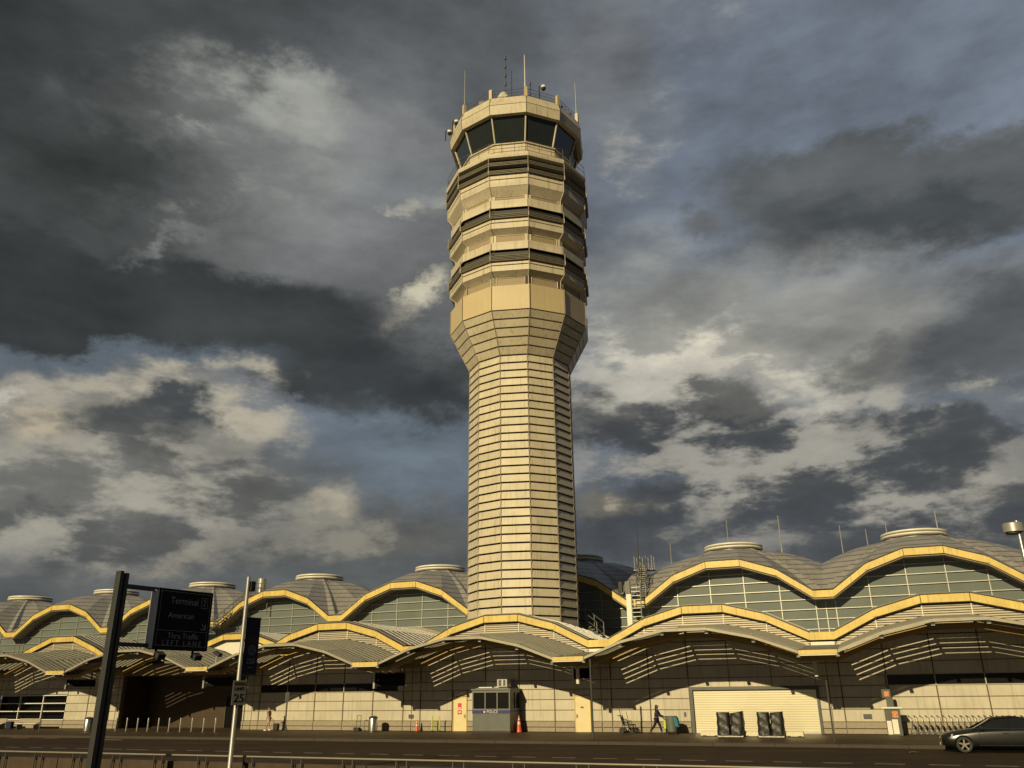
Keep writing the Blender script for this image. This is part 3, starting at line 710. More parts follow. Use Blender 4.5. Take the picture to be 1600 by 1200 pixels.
# small wall fittings
f_ = MB(); f_.box(-8.27, -7.9, -.13, -.06, 1.0, 1.24); f_.build('wall_vent', m_darkmetal, T)
f_ = MB(); f_.box(22.05, 22.5, -.13, -.06, 1.0, 1.24); f_.build('wall_vent', m_darkmetal, T)
f_ = MB(); f_.box(11.55, 11.66, -.12, -.06, 1.12, 1.36); f_.build('call_box', m_darkmetal, T)
for (u, z0, z1) in ((6.3, 3.1, 4.0), (20.36, 3.3, 4.15)):
    f_ = MB(); f_.tube((u - .35, -4.2, z0), (u - .35, -4.2, z1), .11, n=12); f_.tube((u - .35, -4.2, z1), (u - .35, -4.2, 4.7), .03, n=6); f_.build('hanging_tube', m_white, T, smooth=True)  # plain white tubes hanging under the canopy valleys, without lamps
# roof antennas (x, y, base z, height)
for ax, ay, z0, h, r_ in [(5.3, 16, 13.2, 3.2, .05), (7.3, 20, 12.8, 2.6, .04), (12.7, 19, 14.3, 2.6, .04), (17.3, 17, 12.9, 3.6, .06), (22.0, 20, 12.2, 3.6, .05), (24.0, 18, 13.0, 2.0, .04), (25.6, 19, 14.3, 1.2, .04), (29.5, 20, 14.2, 2.2, .06), (20.1, 24, 11.8, 3.4, .02), (-13.2, 18, 14.0, 2.2, .02)]:
    a = MB(); a.tube((ax, ay, z0 - 1.2), (ax, ay, z0 + h * .25), r_ * 1.25, n=8); a.tube((ax, ay, z0 + h * .25), (ax, ay, z0 + h), r_, r_ * .6, n=8); a.tube((ax, ay, z0 - 1.3), (ax, ay, z0 - .1), .12, n=8)
    a.build('roof_antenna', m_lgrey if r_ > .025 else m_darkmetal, T)
# roof access stair by the tower
def flight(name, p0, p1, w, n, mt_, posts=True, rail=1.0, sidevec=None):
    p0 = Vector(p0); p1 = Vector(p1); d = p1 - p0; h = Vector((d.x, d.y, 0)).normalized() if Vector((d.x, d.y, 0)).length > .05 else Vector((0, 1, 0))
    sdv = Vector((h.y, -h.x, 0)) * (w / 2)
    a = MB()
    for s_ in (-1, 1):
        a.tube(p0 + sdv * s_, p1 + sdv * s_, .06, n=4)
        a.tube(p0 + sdv * s_ + Vector((0, 0, rail)), p1 + sdv * s_ + Vector((0, 0, rail)), .035, n=5); a.tube(p0 + sdv * s_ + Vector((0, 0, rail * .5)), p1 + sdv * s_ + Vector((0, 0, rail * .5)), .025, n=5)
        for i in range(0, n + 1, 3):
            q = p0 + d * (i / n) + sdv * s_; a.tube(q, q + Vector((0, 0, rail)), .03, n=5)
    for i in range(n + 1):
        q = p0 + d * (i / n); a.cbox(q, (w / 2 if abs(h.y) > .7 else .13, w / 2 if abs(h.y) <= .7 else .13, .02))
    return a.build(name, mt_, T)
flight('roof_access_stair', (6.7, 10.4, 9.7), (6.0, 14.2, 12.6), .7, 14, m_grey)
a = MB()
for s_ in (-.36, .36):
    a.tube((6.45 + s_, 9.6, 5.9), (6.45 + s_, 9.6, 10.8), .045, n=6)
for i in range(14): a.cbox((6.45, 9.6, 6.2 + i * .32), (.35, .09, .02))
a.build('roof_ladder', m_lgrey, T); a = MB(); a.box(5.2, 6.9, 14.2, 15.2, 12.3, 12.38)
for x_ in (5.3, 5.8, 6.3, 6.8): a.tube((x_, 14.25, 12.38), (x_, 14.25, 13.5), .03, n=5); a.tube((x_, 15.15, 12.38), (x_, 15.15, 13.5), .03, n=5)
for z_ in (13.0, 13.5): a.tube((5.3, 14.25, z_), (6.8, 14.25, z_), .025, n=5); a.tube((5.3, 15.15, z_), (6.8, 15.15, z_), .025, n=5)
a.build('roof_platform', m_grey, T)
a = MB(); a.box(5.55, 5.95, 9.9, 10.2, 7.4, 9.9); a.build('roof_cabinet', m_white, T)
a = MB(); a.box(5.5, 5.9, 9.9, 10.28, 9.92, 10.9); a.tube((5.1, 10.1, 10.1), (5.1, 10.1, 10.9), .22, n=10); a.build('roof_equipment', m_darkmetal, T)
flight('roof_railing', (2.6, 7.4, 7.9), (4.6, 5.6, 6.6), .6, 6, m_grey, rail=.9)
# roof access stair on the left bays
flight('roof_access_stair', (-36.3, 9.3, 8.2), (-33.3, 11.6, 11.6), .9, 15, m_grey)
a = MB(); a.box(-33.3, -30.6, 11.0, 12.4, 11.9, 12.0)
for i in range(9): a.tube((-33.3 + i * .34, 11.0, 12), (-33.3 + i * .34, 11.0, 13.0), .03, n=5)
for z_ in (12.5, 13.0): a.tube((-33.3, 11.0, z_), (-30.6, 11.0, z_), .03, n=5)
for s_ in (-33.2, -30.8): a.tube((s_, 11.2, 10), (s_, 11.2, 12), .05, n=5)
a.build('roof_platform', m_grey, T)
a = MB(); a.tube((-32.4, 12.1, 12.02), (-32.4, 12.1, 13.6), .42, n=16); a.build('roof_vent_drum', m_lgrey, T, smooth=True)
a = MB()
for s_ in (-38.3, -37.8): a.tube((s_, 9.4, 5.3), (s_, 9.4, 9.4), .05, n=6)
a.box(-38.6, -36.1, 9.2, 10.4, 8.9, 9.0)
for i in range(7): a.tube((-38.6 + i * .4, 9.2, 9.0), (-38.6 + i * .4, 9.2, 10.0), .03, n=5)
for z_ in (9.4, 9.7, 10.0): a.tube((-38.6, 9.2, z_), (-36.1, 9.2, z_), .03, n=5)
a.build('roof_ladder', m_lgrey, T)

# ------------------------------------------------------------------ control tower
TC = (0.713, 65.0); V0 = rad(7.5)
TW = thing('control_tower', 'tall twelve-sided cream air traffic control tower with dark glazed cab and roof antennas', 'tower', (TC[0], TC[1], -.05))
TW.scale = (1.019, 1.019, 1.019)
def tv(R, k): a = V0 + k * pi / 6; return Vector((R * sin(a), -R * cos(a), 0))
def clad(mb, z0, z1, R0, R1, gap=.045, th=.10, side=.04, lap=0.):
    for k in range(12):
        a0, b0, a1, b1 = tv(R0 + lap, k), tv(R0 + lap, k + 1), tv(R1, k), tv(R1, k + 1)
        i = lambda p, q: p + (q - p).normalized() * side
        o = [i(a0, b0) + Vector((0, 0, z0 + gap)), i(b0, a0) + Vector((0, 0, z0 + gap)), i(b1, a1) + Vector((0, 0, z1 - gap)), i(a1, b1) + Vector((0, 0, z1 - gap))]
        inn = -((a0 + b0) * .5).normalized() * th
        p = [o[0] + inn, o[1] + inn, o[1], o[0], o[3] + inn, o[2] + inn, o[2], o[3]]
        mb.hexa([p[3], p[2], p[1], p[0], p[7], p[6], p[5], p[4]])
def ring(mb, pts): mb.lathe(pts, (0, 0), 12, V0)
b = MB(); b.lathe([(4.02, 5.0), (4.02, 27.5), (5.74, 30.75), (5.74, 32.95), (5.46, 33.0), (5.46, 44.6)], (0, 0), 12, V0); b.build('core', m_brown, TW)
s_ = MB(); z = 27.55
while z > 5.2: clad(s_, z - .641, z, 4.2, 4.2, .06, .13, .045, lap=.06); z -= .641
s_.build('shaft_cladding', m_tower, TW)
s_ = MB(); lv = [(27.55, 4.22), (28.19, 4.55), (28.85, 4.87), (29.49, 5.20), (30.12, 5.52), (30.75, 5.84)]
for (za, ra), (zb, rb) in zip(lv, lv[1:]): clad(s_, za, zb, ra, rb, .055, .12, .045, .05)
s_.build('flared_collar', m_tower, TW)
s_ = MB(); clad(s_, 30.77, 32.93, 5.86, 5.86, .02, .08, .03); s_.build('plain_band', m_tower_band, TW)
s_ = MB()
for k in range(12):
    p = tv(5.9, k) ; s_.tube((p.x, p.y, 30.8), (p.x, p.y, 32.9), .03, n=6)
    q = tv(4.23, k); s_.tube((q.x, q.y, 5.2), (q.x, q.y, 27.5), .028, n=6)
    s_.tube((q.x, q.y, 27.55), (p.x * .995, p.y * .995, 30.75), .03, n=6)
s_.build('corner_trim', m_base, TW)
def tier(zb, R, ztop_fr, zs, zc, zg, zd, zend, dark2=False):
    """zb frame base, ztop_fr frame top, zs soffit top, zc cream top, zg grey top, zd dark top, zend upper cream top"""
    Ri = R - .46
    t = MB(); clad(t, zb, ztop_fr, Ri, Ri, .02, .05, .05); clad(t, ztop_fr, zs, Ri, R, .01, .04, .03)
    gz = zs + (zc - zs) * .6
    clad(t, zs, gz, R, R, .02); clad(t, gz + .05, zc, R, R, .02)
    to = t.build('floor_tier', m_tower, TW)
    for k in range(12):
        tr = MB(); P_l = [(Ri + .03, zb), (Ri + .03, ztop_fr), (R + .03, zs), (R + .03, zc)] + ([(R + .22, zc + .02), (R + .22, zc + .4)])
        tr.path([(tv(r_, k).x, tv(r_, k).y, z_) for r_, z_ in P_l], .038, 5)
        tr.build('corner_edge_trim', m_cream, to)
    f = MB()
    for k in range(12):
        a, b_ = tv(Ri + .035, k), tv(Ri + .035, k + 1); d = (b_ - a).normalized()
        a2, b2 = a + d * .28, b_ - d * .28
        for z_ in (zb + .12, ztop_fr - .10): f.tube(a2 + Vector((0, 0, z_)), b2 + Vector((0, 0, z_)), .035, n=4)
        for q in (a2, b2): f.tube(q + Vector((0, 0, zb + .12)), q + Vector((0, 0, ztop_fr - .10)), .035, n=4)
    f.build('recessed_panel_frame', m_tower, to)
    f = MB()
    for k in range(12):
        a, b_ = tv(Ri + .012, k), tv(Ri + .012, k + 1); d = (b_ - a).normalized(); a2, b2 = a + d * .30, b_ - d * .30; q = (a + b_).normalized() * .03
        f.hexa([a2 + Vector((0, 0, zb + .14)), b2 + Vector((0, 0, zb + .14)), b2 - q + Vector((0, 0, zb + .14)), a2 - q + Vector((0, 0, zb + .14)), a2 + Vector((0, 0, ztop_fr - .12)), b2 + Vector((0, 0, ztop_fr - .12)), b2 - q + Vector((0, 0, ztop_fr - .12)), a2 - q + Vector((0, 0, ztop_fr - .12))])
    f.build('recessed_panel', m_recess, to)
    w = MB(); ring(w, [(R - .25, zc), (R - .25, zd)]); w.build('louvre_gap_band', m_dark, to)  # dark surface standing in for the shade inside the open louvres
    g_ = MB(); n = max(2, round((zd - zc) / .135))
    for i in range(n):
        if (i / n) % (.5 if dark2 else 1) > (.20 if dark2 else .38): continue
        z_ = zc + .02 + i * (zd - zc) / n
        g_.lathe([(R - .1, z_), (R + .20, z_), (R + .22, z_ + .05), (R - .1, z_ + .05)], (0, 0), 12, V0)
    for k in range(12):
        q = tv(R + .2, k); g_.tube((q.x, q.y, zc), (q.x, q.y, zd), .045, n=5)
    g_.build('louvre_rings', m_finmetal, to)
    if zend > zd:
        c2 = MB(); clad(c2, zd + .03, zend, R, R, .02, .08); c2.lathe([(Ri, zend - .04), (R - .09, zend - .04), (R - .09, zend), (Ri, zend)], (0, 0), 12, V0); c2.build('spandrel', m_tower, to)
tier(33.0, 5.92, 33.84, 34.18, 35.02, 35.4, 36.07, 36.85)
tier(36.88, 5.98, 37.70, 38.06, 38.95, 39.3, 39.95, 40.78)
tier(40.80, 6.25, 41.25, 41.90, 43.02, 43.6, 44.62, 0, True)
s_ = MB(); s_.lathe([(6.0, 44.66), (6.42, 44.66), (6.46, 44.85), (6.46, 45.03), (4.9, 45.06)], (0, 0), 12, V0); s_.build('balcony_ledge', m_tower, TW)
s_ = MB(); clad(s_, 45.1, 46.0, 5.35, 5.3, .03); clad(s_, 46.0, 46.72, 5.3, 5.25, .03); s_.lathe([(4.7, 45.07), (5.2, 45.07), (5.2, 46.74), (5.38, 46.74), (5.38, 46.84), (4.7, 46.84)], (0, 0), 12, V0); s_.build('cab_parapet', m_tower, TW)
s_ = MB(); s_.lathe([(4.92, 46.8), (5.72, 49.4)], (0, 0), 12, V0); go = s_.build('cab_glass', m_glass, TW)
s_ = MB()
for k in range(12):
    p, q = tv(4.98, k), tv(5.78, k); s_.tube((p.x, p.y, 46.8), (q.x, q.y, 49.4), .075, n=6)
build_each(s_, 'mullion', m_tower, go)
s_ = MB(); s_.lathe([(5.5, 49.36), (6.12, 49.32), (6.22, 50.22)], (0, 0), 12, V0, cap=False)
s_.lathe([(6.22, 50.27), (6.04, 51.02), (6.04, 51.10), (5.2, 51.12), (.5, 51.2)], (0, 0), 12, V0); s_.build('cab_roof_fascia', m_tower, TW)
s_ = MB(); s_.lathe([(6.19, 50.215), (6.19, 50.275)], (0, 0), 12, V0, cap=False)
for k in range(12):
    a_, b_, c_ = tv(6.13, k), tv(6.235, k), tv(6.055, k)
    s_.tube((a_.x, a_.y, 49.32), (b_.x, b_.y, 50.24), .022, n=4); s_.tube((b_.x, b_.y, 50.26), (c_.x, c_.y, 51.05), .022, n=4)
s_.build('fascia_joints', m_brown, TW)
# roof posts and rails
s_ = MB()
for k in range(12):
    p = tv(5.92, k); s_.cbox((p.x, p.y, 51.55), (.13, .13, .5), Matrix.Rotation(V0 + k * pi / 6, 3, 'Z'))
build_each(s_, 'roof_post', m_tower_band, TW)
def railing(R, z0, h, n_r, name, r=.02, per=4):
    s_ = MB()
    for k in range(12):
        a_, b_ = tv(R, k), tv(R, k + 1)
        for i in range(n_r): z_ = z0 + h * (i + 1) / n_r; s_.tube((a_.x, a_.y, z_), (b_.x, b_.y, z_), r, n=5)
        for i in range(per): q = a_ + (b_ - a_) * (i / per); s_.tube((q.x, q.y, z0), (q.x, q.y, z0 + h), r, n=5)
    s_.build(name, m_grey, TW)
railing(5.75, 51.1, 1.0, 3, 'roof_railing', .022, 6)
railing(6.35, 45.03, 1.1, 2, 'balcony_railing', .022, 3)
for nm, k, rr, h, r_, mm in (('antenna', 10, 5.9, 5.0, .035, m_lgrey), ('antenna', 2, 5.9, 4.6, .035, m_lgrey), ('antenna', 0, 5.6, 4.9, .05, m_white), ('antenna', 11.5, 3.2, 5.2, .035, m_lgrey), ('antenna', 11.3, 4.2, 6.6, .05, m_darkmetal), ('antenna', .35, 4.0, 3.6, .045, m_darkmetal), ('antenna', 10.1, 5.0, 1.6, .03, m_darkmetal)):
    p = tv(rr, k); s_ = MB(); s_.tube((p.x, p.y, 51.0), (p.x, p.y, 51.0 + h * .35), r_ * 1.2, n=6); s_.tube((p.x, p.y, 51.0 + h * .35), (p.x, p.y, 51.0 + h), r_, r_ * .6, n=6)
    if mm is m_darkmetal:
        for z_ in (.45, .6, .75, .9): s_.tube((p.x, p.y, 51 + h * z_ - .2), (p.x, p.y, 51 + h * z_ + .1), r_ * 2.2, n=6)
    s_.build(nm, mm, TW)
s_ = MB(); s_.tube((-1.5, -4.2, 52.3), (.6, -4.0, 52.1), .03, n=5); s_.build('antenna_bracket', m_darkmetal, TW)
def dome_cam(p, h):
    s_ = MB(); s_.tube((p[0], p[1], p[2]), (p[0], p[1], p[2] + h), .06, n=6); s_.tube((p[0], p[1], p[2] + h), (p[0] + .35, p[1] - .05, p[2] + h), .05, n=6)
    s_.lathe([(.02, p[2] + h - .45), (.16, p[2] + h - .38), (.22, p[2] + h - .2)], (p[0] + .38, p[1] - .05), 12); s_.m = 1; s_.lathe([(.23, p[2] + h - .2), (.23, p[2] + h), (.1, p[2] + h + .1)], (p[0] + .38, p[1] - .05), 12)
    s_.build('dome_camera', [m_rubber, m_white], TW)
dome_cam((2.0, -5.0, 51.1), 1.75); p = tv(6.0, 9.25); dome_cam((p.x - .1, p.y, 50.6), 1.35); p = tv(6.1, 9.05); dome_cam((p.x - .55, p.y, 50.3), 1.0)
s_ = MB(); s_.tube((-1.3, -5.0, 51.6), (-1.1, -5.5, 51.65), .42, .30, n=14); s_.tube((-1.3, -4.9, 51.1), (-1.3, -4.9, 51.5), .08); s_.build('roof_dish', m_white, TW, smooth=True)
s_ = MB()
for k in (1.3, 1.8, 10.6): p = tv(5.0, k); s_.cbox((p.x, p.y, 51.45), (.5, .35, .35))
build_each(s_, 'roof_equipment_box', m_lgrey, TW)

# ------------------------------------------------------------------ police booth
def place(name, label, cat, x, y, group=None, z=.15, rz=0.): return thing(name, label, cat, W(x, y, z), -ALPHA + rz, group)
B = place('police_booth', 'grey guard booth with dark windows and a navy band reading POLICE, against the terminal wall', 'booth', -.97, -1.05)
b = MB(); b.box(-1.36, 1.36, -.9, .85, .12, 1.28); b.build('lower_wall', m_booth, B)
b = MB(); b.box(-1.42, 1.42, -.95, .88, 0, .12); b.build('base', m_kerb, B)
b = MB(); b.box(-1.34, 1.34, -.86, .84, 1.5, 2.5); b.build('window', m_blackglass, B)
b = MB()
for x in (-1.38, -.47, .41, 1.30): b.box(x, x + .08, -.92, -.84, 1.49, 2.5)
for y in (-.84, -.03, .77): b.box(1.32, 1.39, y, y + .08, 1.5, 2.5); b.box(-1.39, -1.32, y, y + .08, 1.5, 2.5)
b.box(-1.39, 1.39, -.925, .86, 2.5, 2.66); b.box(-1.385, 1.385, -.93, .865, 1.40, 1.49)
b.build('frame', m_boothp, B)
b = MB(); b.box(-1.46, 1.46, -1.0, .93, 2.66, 2.74); b.box(-1.2, 1.2, -.8, .8, 2.742, 2.80); b.build('roof', m_boothp, B)
b = MB(); b.box(-1.38, 1.38, -.915, .86, 1.28, 1.40); b.box(-1.385, 1.385, -.925, -.916, 1.20, 1.40); b.build('sign_band', m_blue, B)
text('sign_text', 'POLICE', .25, m_whitesign, B, (0.1, -.93, 1.295))
s_ = MB(); s_.lathe([(.0, 0), (.055, 0)], (0, 0), 5, cap=False)
b = MB(); b.add([(-.48 + .07 * sin(i * 2 * pi / 8), -.932, 1.295 + .075 * cos(i * 2 * pi / 8)) for i in range(8)], [tuple(range(8))]); b.build('sign_badge', m_whitesign, B)
b = MB(); b.box(.25, .98, -.45, .25, 2.86, 3.34); b.m = 1; b.box(.36, .56, -.46, -.451, 2.92, 3.3); b.box(.70, .86, -.46, -.451, 2.92, 3.3); b.box(.3, .9, -.3, .1, 2.80, 2.86); b.build('air_conditioner', [m_lgrey, m_darkmetal], B, bevel=.01)
b = MB(); b.box(-1.1, -.1, -.5, -.2, 2.80, 2.86); b.build('roof_cable_tray', m_white, B)

# ------------------------------------------------------------------ street furniture
# stainless bollards in front of the recessed entrance
def make_bollard():
    t = place('bollard', '', 'bollard', 0, 0)
    b = MB(); b.lathe([(.055, 0), (.055, .92), (.05, .95), (.02, .965)], n=14); b.build('post', m_steel, t, smooth=True)
    b = MB(); b.lathe([(.10, 0), (.10, .02)], n=14); b.build('base_plate', m_darkmetal, t)
    return t
b0 = make_bollard()
names = ['leftmost', 'second', 'third', 'fourth', 'fifth', 'sixth', 'seventh', 'eighth', 'ninth', 'tenth']
bx = [-32.1, -31.0, -29.9, -28.85, -27.8, -26.75, -25.65, -24.55, -23.45, -22.35]
for i, x in enumerate(bx):
    o = b0 if i == 0 else copy_tree(b0)
    o.location = W(x, -3.9, .15)
    o['label'] = 'stainless steel bollard, %s from the left in the row before the entrance' % names[i]; o['group'] = 'bollards before the entrance'
# lime delineator posts
for i, (x, lab) in enumerate(((-6.02, 'lime delineator post beside the orange cone left of the booth'), (-5.45, 'lime delineator post nearest the cream door with red signs'))):
    t = place('delineator_post', lab, 'delineator', x, -.75, 'lime delineator posts')
    b = MB(); b.lathe([(.05, .05), (.05, .97), (.03, 1.0)], n=12); b.build('post', m_lime, t, smooth=True)
    b = MB(); b.lathe([(.17, 0), (.17, .05), (.06, .08)], n=16); b.build('base', m_rubber, t)
def cone(x, y, lab, h):
    t = place('traffic_cone', lab, 'traffic cone', x, y)
    b = MB(); b.lathe([(.14 * h / .75, .03), (.035, h)], n=18); b.build('cone', m_orange, t, smooth=True)
    b = MB(); b.box(-.19, .19, -.19, .19, 0, .03); b.build('base', m_rubber, t)
    b = MB(); k = .14 * h / .75
    for a, c in ((.45, .62), (.74, .84)): b.lathe([(k + (.035 - k) * a + .004, .03 + (h - .03) * a), (k + (.035 - k) * c + .004, .03 + (h - .03) * c)], n=18, cap=False)
    b.build('reflective_collar', m_whitesign, t, smooth=True)
cone(.62, -.95, 'tall orange traffic cone in the shade right of the police booth', 1.05)
cone(-7.3, -.6, 'small orange traffic cone beside the lime posts', .75)
# litter bins
def bin_(x, y, lab):
    t = place('litter_bin', lab, 'litter bin', x, y)
    b = MB(); b.lathe([(.30, .02), (.31, .86), (.30, .88)], n=28); b.build('body', m_steel, t, smooth=True)
    b = MB(); b.lathe([(.32, .87), (.32, .93), (.26, 1.0), (.1, 1.04)], n=28); b.build('lid', m_darkmetal, t, smooth=True)
    b = MB(); b.lathe([(.29, 0), (.31, .03)], n=28); b.build('foot_ring', m_rubber, t)
bin_(-10.4, -1.4, 'round stainless litter bin casting a shadow on the sunlit cream wall')
bin_(-34.6, -4.3, 'round stainless litter bin left of the direction sign post')
# pavement sign posts
def signpost(x, y, h, lab, sign=True, r=.035):
    t = place('sign_post', lab, 'sign post', x, y)
    b = MB(); b.tube((0, 0, 0), (0, 0, h), r, n=8); b.build('post', m_darkmetal, t)
    if sign:
        b = MB(); b.box(-.16, .16, -.06, -.04, h - .62, h - .05); b.build('sign_plate', m_darkmetal, t)
signpost(-13.5, -7.3, 2.7, 'thin dark parking sign post near the walking person')
signpost(7.55, -6.6, 4.3, 'slim dark post rising to the canopy beside the cream service door', False, .06)
signpost(20.7, -8.6, 2.9, 'thin dark post on the kerb right of the roller shutter', False, .04)
signpost(-49.5, -6.5, 2.5, 'thin dark sign post at the far left before the shop front')
signpost(-37.2, -6.5, 1.9, 'short dark sign post left of the stainless litter bin', False)
# signs hanging below the canopy valleys
def hang(x, z0, z1, w, lab, txt=None):
    t = place('hanging_sign', lab, 'sign', x, -3.0, 'dark signs hanging below the canopies', z=0)
    b = MB(); b.box(-w / 2, w / 2, -.12, .12, z0, z1); b.build('cabinet', m_signface, t)
    b = MB(); b.box(-w / 2 - .14, -w / 2 - .004, -.14, .14, z0 - .15, z1 + .1); b.build('end_plate', m_lgrey, t)
    b = MB()
    for s_ in (-.35, .35): b.tube((s_ * w, 0, z1), (s_ * w, 0, 4.75), .03, n=6)
    build_each(b, 'hanger', m_darkmetal, t)
    if txt: text('sign_text', txt, .26, m_letters, t, (-w / 2 + .25, -.125, (z0 + z1) / 2), extrude=.003)
hang(5.9, 3.42, 4.02, 1.15, 'small black sign box hanging above the cream service door')
hang(-8.2, 3.15, 4.0, 2.3, 'wide black sign box hanging over the wall left of the cone', 'o')
hang(-23.2, 3.35, 3.95, 2.7, 'black sign box hanging behind the speed limit pole', 'o')
hang(-37.6, 3.45, 4.0, 3.0, 'black sign box hanging left of the recessed entrance', 'o')
# benches at the far left
def bench(x, lab):
    t = place('bench', lab, 'bench', x, -2.0)
    b = MB(); b.box(-1.25, 1.25, -.22, .22, .42, .47); b.build('seat', m_white, t)
    b = MB(); b.box(-1.25, 1.25, .20, .25, .55, .85); b.build('backrest', m_base, t)
    for s_ in (-1.0, 1.0):
        b = MB(); b.box(s_ - .04, s_ + .04, -.2, .25, 0, .42); b.box(s_ - .04, s_ + .04, .255, .30, 0, .8); b.build('leg', m_darkmetal, t)
bench(-48.3, 'pale bench below the shop front, left one'); bench(-44.2, 'pale bench below the shop front, right one')

# white barrier blocks at the roller shutter
def barrier(x0, x1, y, lab):
    t = place('barrier_block', lab, 'barrier', (x0 + x1) / 2, y, 'low cream blocks before the roller shutter'); w = (x1 - x0) / 2
    b = MB(); b.prism([(-w, .02), (w, .02), (w, .24), (w - .03, .28), (-w + .03, .28), (-w, .24)], -.2, .2); b.build('block', m_conc, t, bevel=.02)
    b = MB()
    for s_ in (-.6, .6): b.box(s_ * w - .1, s_ * w + .1, -.204, -.2005, .02, .06)
    b.build('lifting_slot', m_dark, t)
barrier(13.2, 14.35, -3.7, 'low cream concrete block left of the black covered carts')
barrier(15.6, 16.7, -3.7, 'low cream concrete block between the two pairs of covered carts')
barrier(17.9, 18.9, -3.7, 'low cream concrete block right of the black covered carts')
# covered carts
def covered(x, w, skew, lab, seed):
    t = place('covered_cart', lab, 'cart', x, -4.05, 'tarpaulin covered carts before the roller shutter'); rnd = random.Random(seed)
    b = MB(); nz, na = 14, 28; vs = []
    for k in range(nz + 1):
        z = .06 + 1.24 * k / nz; tz = k / nz
        for i in range(na):
            a = 2 * pi * i / na; ca, sa = cos(a), sin(a); p = 5
            rr = (abs(ca) ** p + abs(sa) ** p) ** (-1 / p)
            fold = 1 + .05 * sin(7 * a + seed + tz * 3) * (1 - tz) + .035 * sin(tz * 16 + 3 * a + seed)
            vs.append((w / 2 * rr * ca * fold * (1.0 + .04 * (1 - tz)) + skew * sin(tz * 2.4) * .3, .33 * rr * sa * fold, z + (.05 * ca * skew * 6 if k == nz else 0)))
    b.add(vs, [(k * na + i, k * na + (i + 1) % na, (k + 1) * na + (i + 1) % na, (k + 1) * na + i) for k in range(nz) for i in range(na)] + [tuple(nz * na + i for i in range(na))])
    b.build('tarpaulin', m_black, t, smooth=True)
    b = MB(); b.box(-w / 2, w / 2, -.3, .3, .0, .07); b.build('cart_base', m_lgrey, t)
covered(14.62, .72, .0, 'black tarpaulin covered cart, leftmost of the four', 1)
covered(15.32, .72, .25, 'black tarpaulin covered cart leaning right, second from the left', 4)
covered(16.85, .66, .0, 'black tarpaulin covered cart, left one of the right pair', 7)
covered(17.55, .70, .12, 'black tarpaulin covered cart, right one of the right pair', 9)
# kiosk and trolleys
K = place('trolley_kiosk', 'luggage trolley vending kiosk with orange panels at the head of the trolley row', 'kiosk', 23.6, -1.5)
b = MB(); b.box(-.38, .42, -.3, .3, 0, 1.42); b.build('cabinet', m_darkmetal, K, bevel=.02)
b = MB(); b.box(-.5, .55, -.4, .35, 1.42, 1.50); b.build('canopy_shelf', m_white, K)
b = MB(); b.box(0, .3, -.315, -.301, .95, 1.28); b.build('orange_screen', m_orangescreen, K)
b = MB(); b.box(-.34, -.1, -.34, -.301, .08, .78); b.box(-.06, .24, -.36, -.301, .1, .86); b.build('white_panel', m_white, K)
b = MB(); b.box(-.2, .16, -.1, .1, 1.50, 2.0); b.build('neck', m_darkmetal, K)
b = MB(); b.box(-.38, .08, -.14, .12, 1.98, 2.44); b.m = 1; b.box(-.26, -.0, -.152, -.141, 2.06, 2.33); b.build('sign_head', [m_darkmetal, m_orangescreen], K)
def make_trolley():
    t = place('luggage_trolley', '', 'luggage trolley', 0, 0)
    b = MB()
    for y in (-.27, .27):
        b.path([(-.05, y, .12), (.12, y, .55), (.10, y, .92), (-.02, y, 1.02)], .022)
        b.path([(-.05, y, .14), (.62, y * .75, .20)], .02)
    b.path([(.62, -.2, .20), (.62, .2, .20)], .02); b.path([(.12, -.27, .55), (.12, .27, .55)], .018); b.path([(.3, -.24, .17), (.3, .24, .17)], .018)
    b.path([(-.05, -.27, .14), (-.05, .27, .14)], .018)
    b.build('frame', m_steel, t)
    b = MB(); b.tube((-.03, -.28, 1.02), (-.03, .28, 1.02), .035); b.build('handle', m_rubber, t)
    b = MB(); b.hexa([(.02, -.25, .76), (.14, -.25, .76), (.14, .25, .76), (.02, .25, .76), (-.02, -.25, .97), (.10, -.25, .97), (.10, .25, .97), (-.02, .25, .97)]); b.build('advert_panel', m_whitesign, t)
    for x, y in ((.0, -.24), (.0, .24), (.58, 0)):
        b = MB(); b.tube((x, y - .025, .065), (x, y + .025, .065), .065, n=12); b.build('wheel', m_rubber, t)
    return t
t0 = make_trolley(); NT = 20
ords = ['first', 'second', 'third', 'fourth', 'fifth', 'sixth', 'seventh', 'eighth', 'ninth', 'tenth', 'eleventh', 'twelfth', 'thirteenth', 'fourteenth', 'fifteenth', 'sixteenth', 'seventeenth', 'eighteenth', 'nineteenth', 'twentieth']
for i in range(NT):
    o = t0 if i == 0 else copy_tree(t0)
    o.location = W(24.45 + i * .29, -1.55 + random.uniform(-.02, .02), .15); o.rotation_euler = (0, 0, -ALPHA + random.uniform(-.03, .03))
    o['label'] = 'nested luggage trolley, %s in the row counted from the kiosk' % ords[i]; o['group'] = 'nested luggage trolleys'
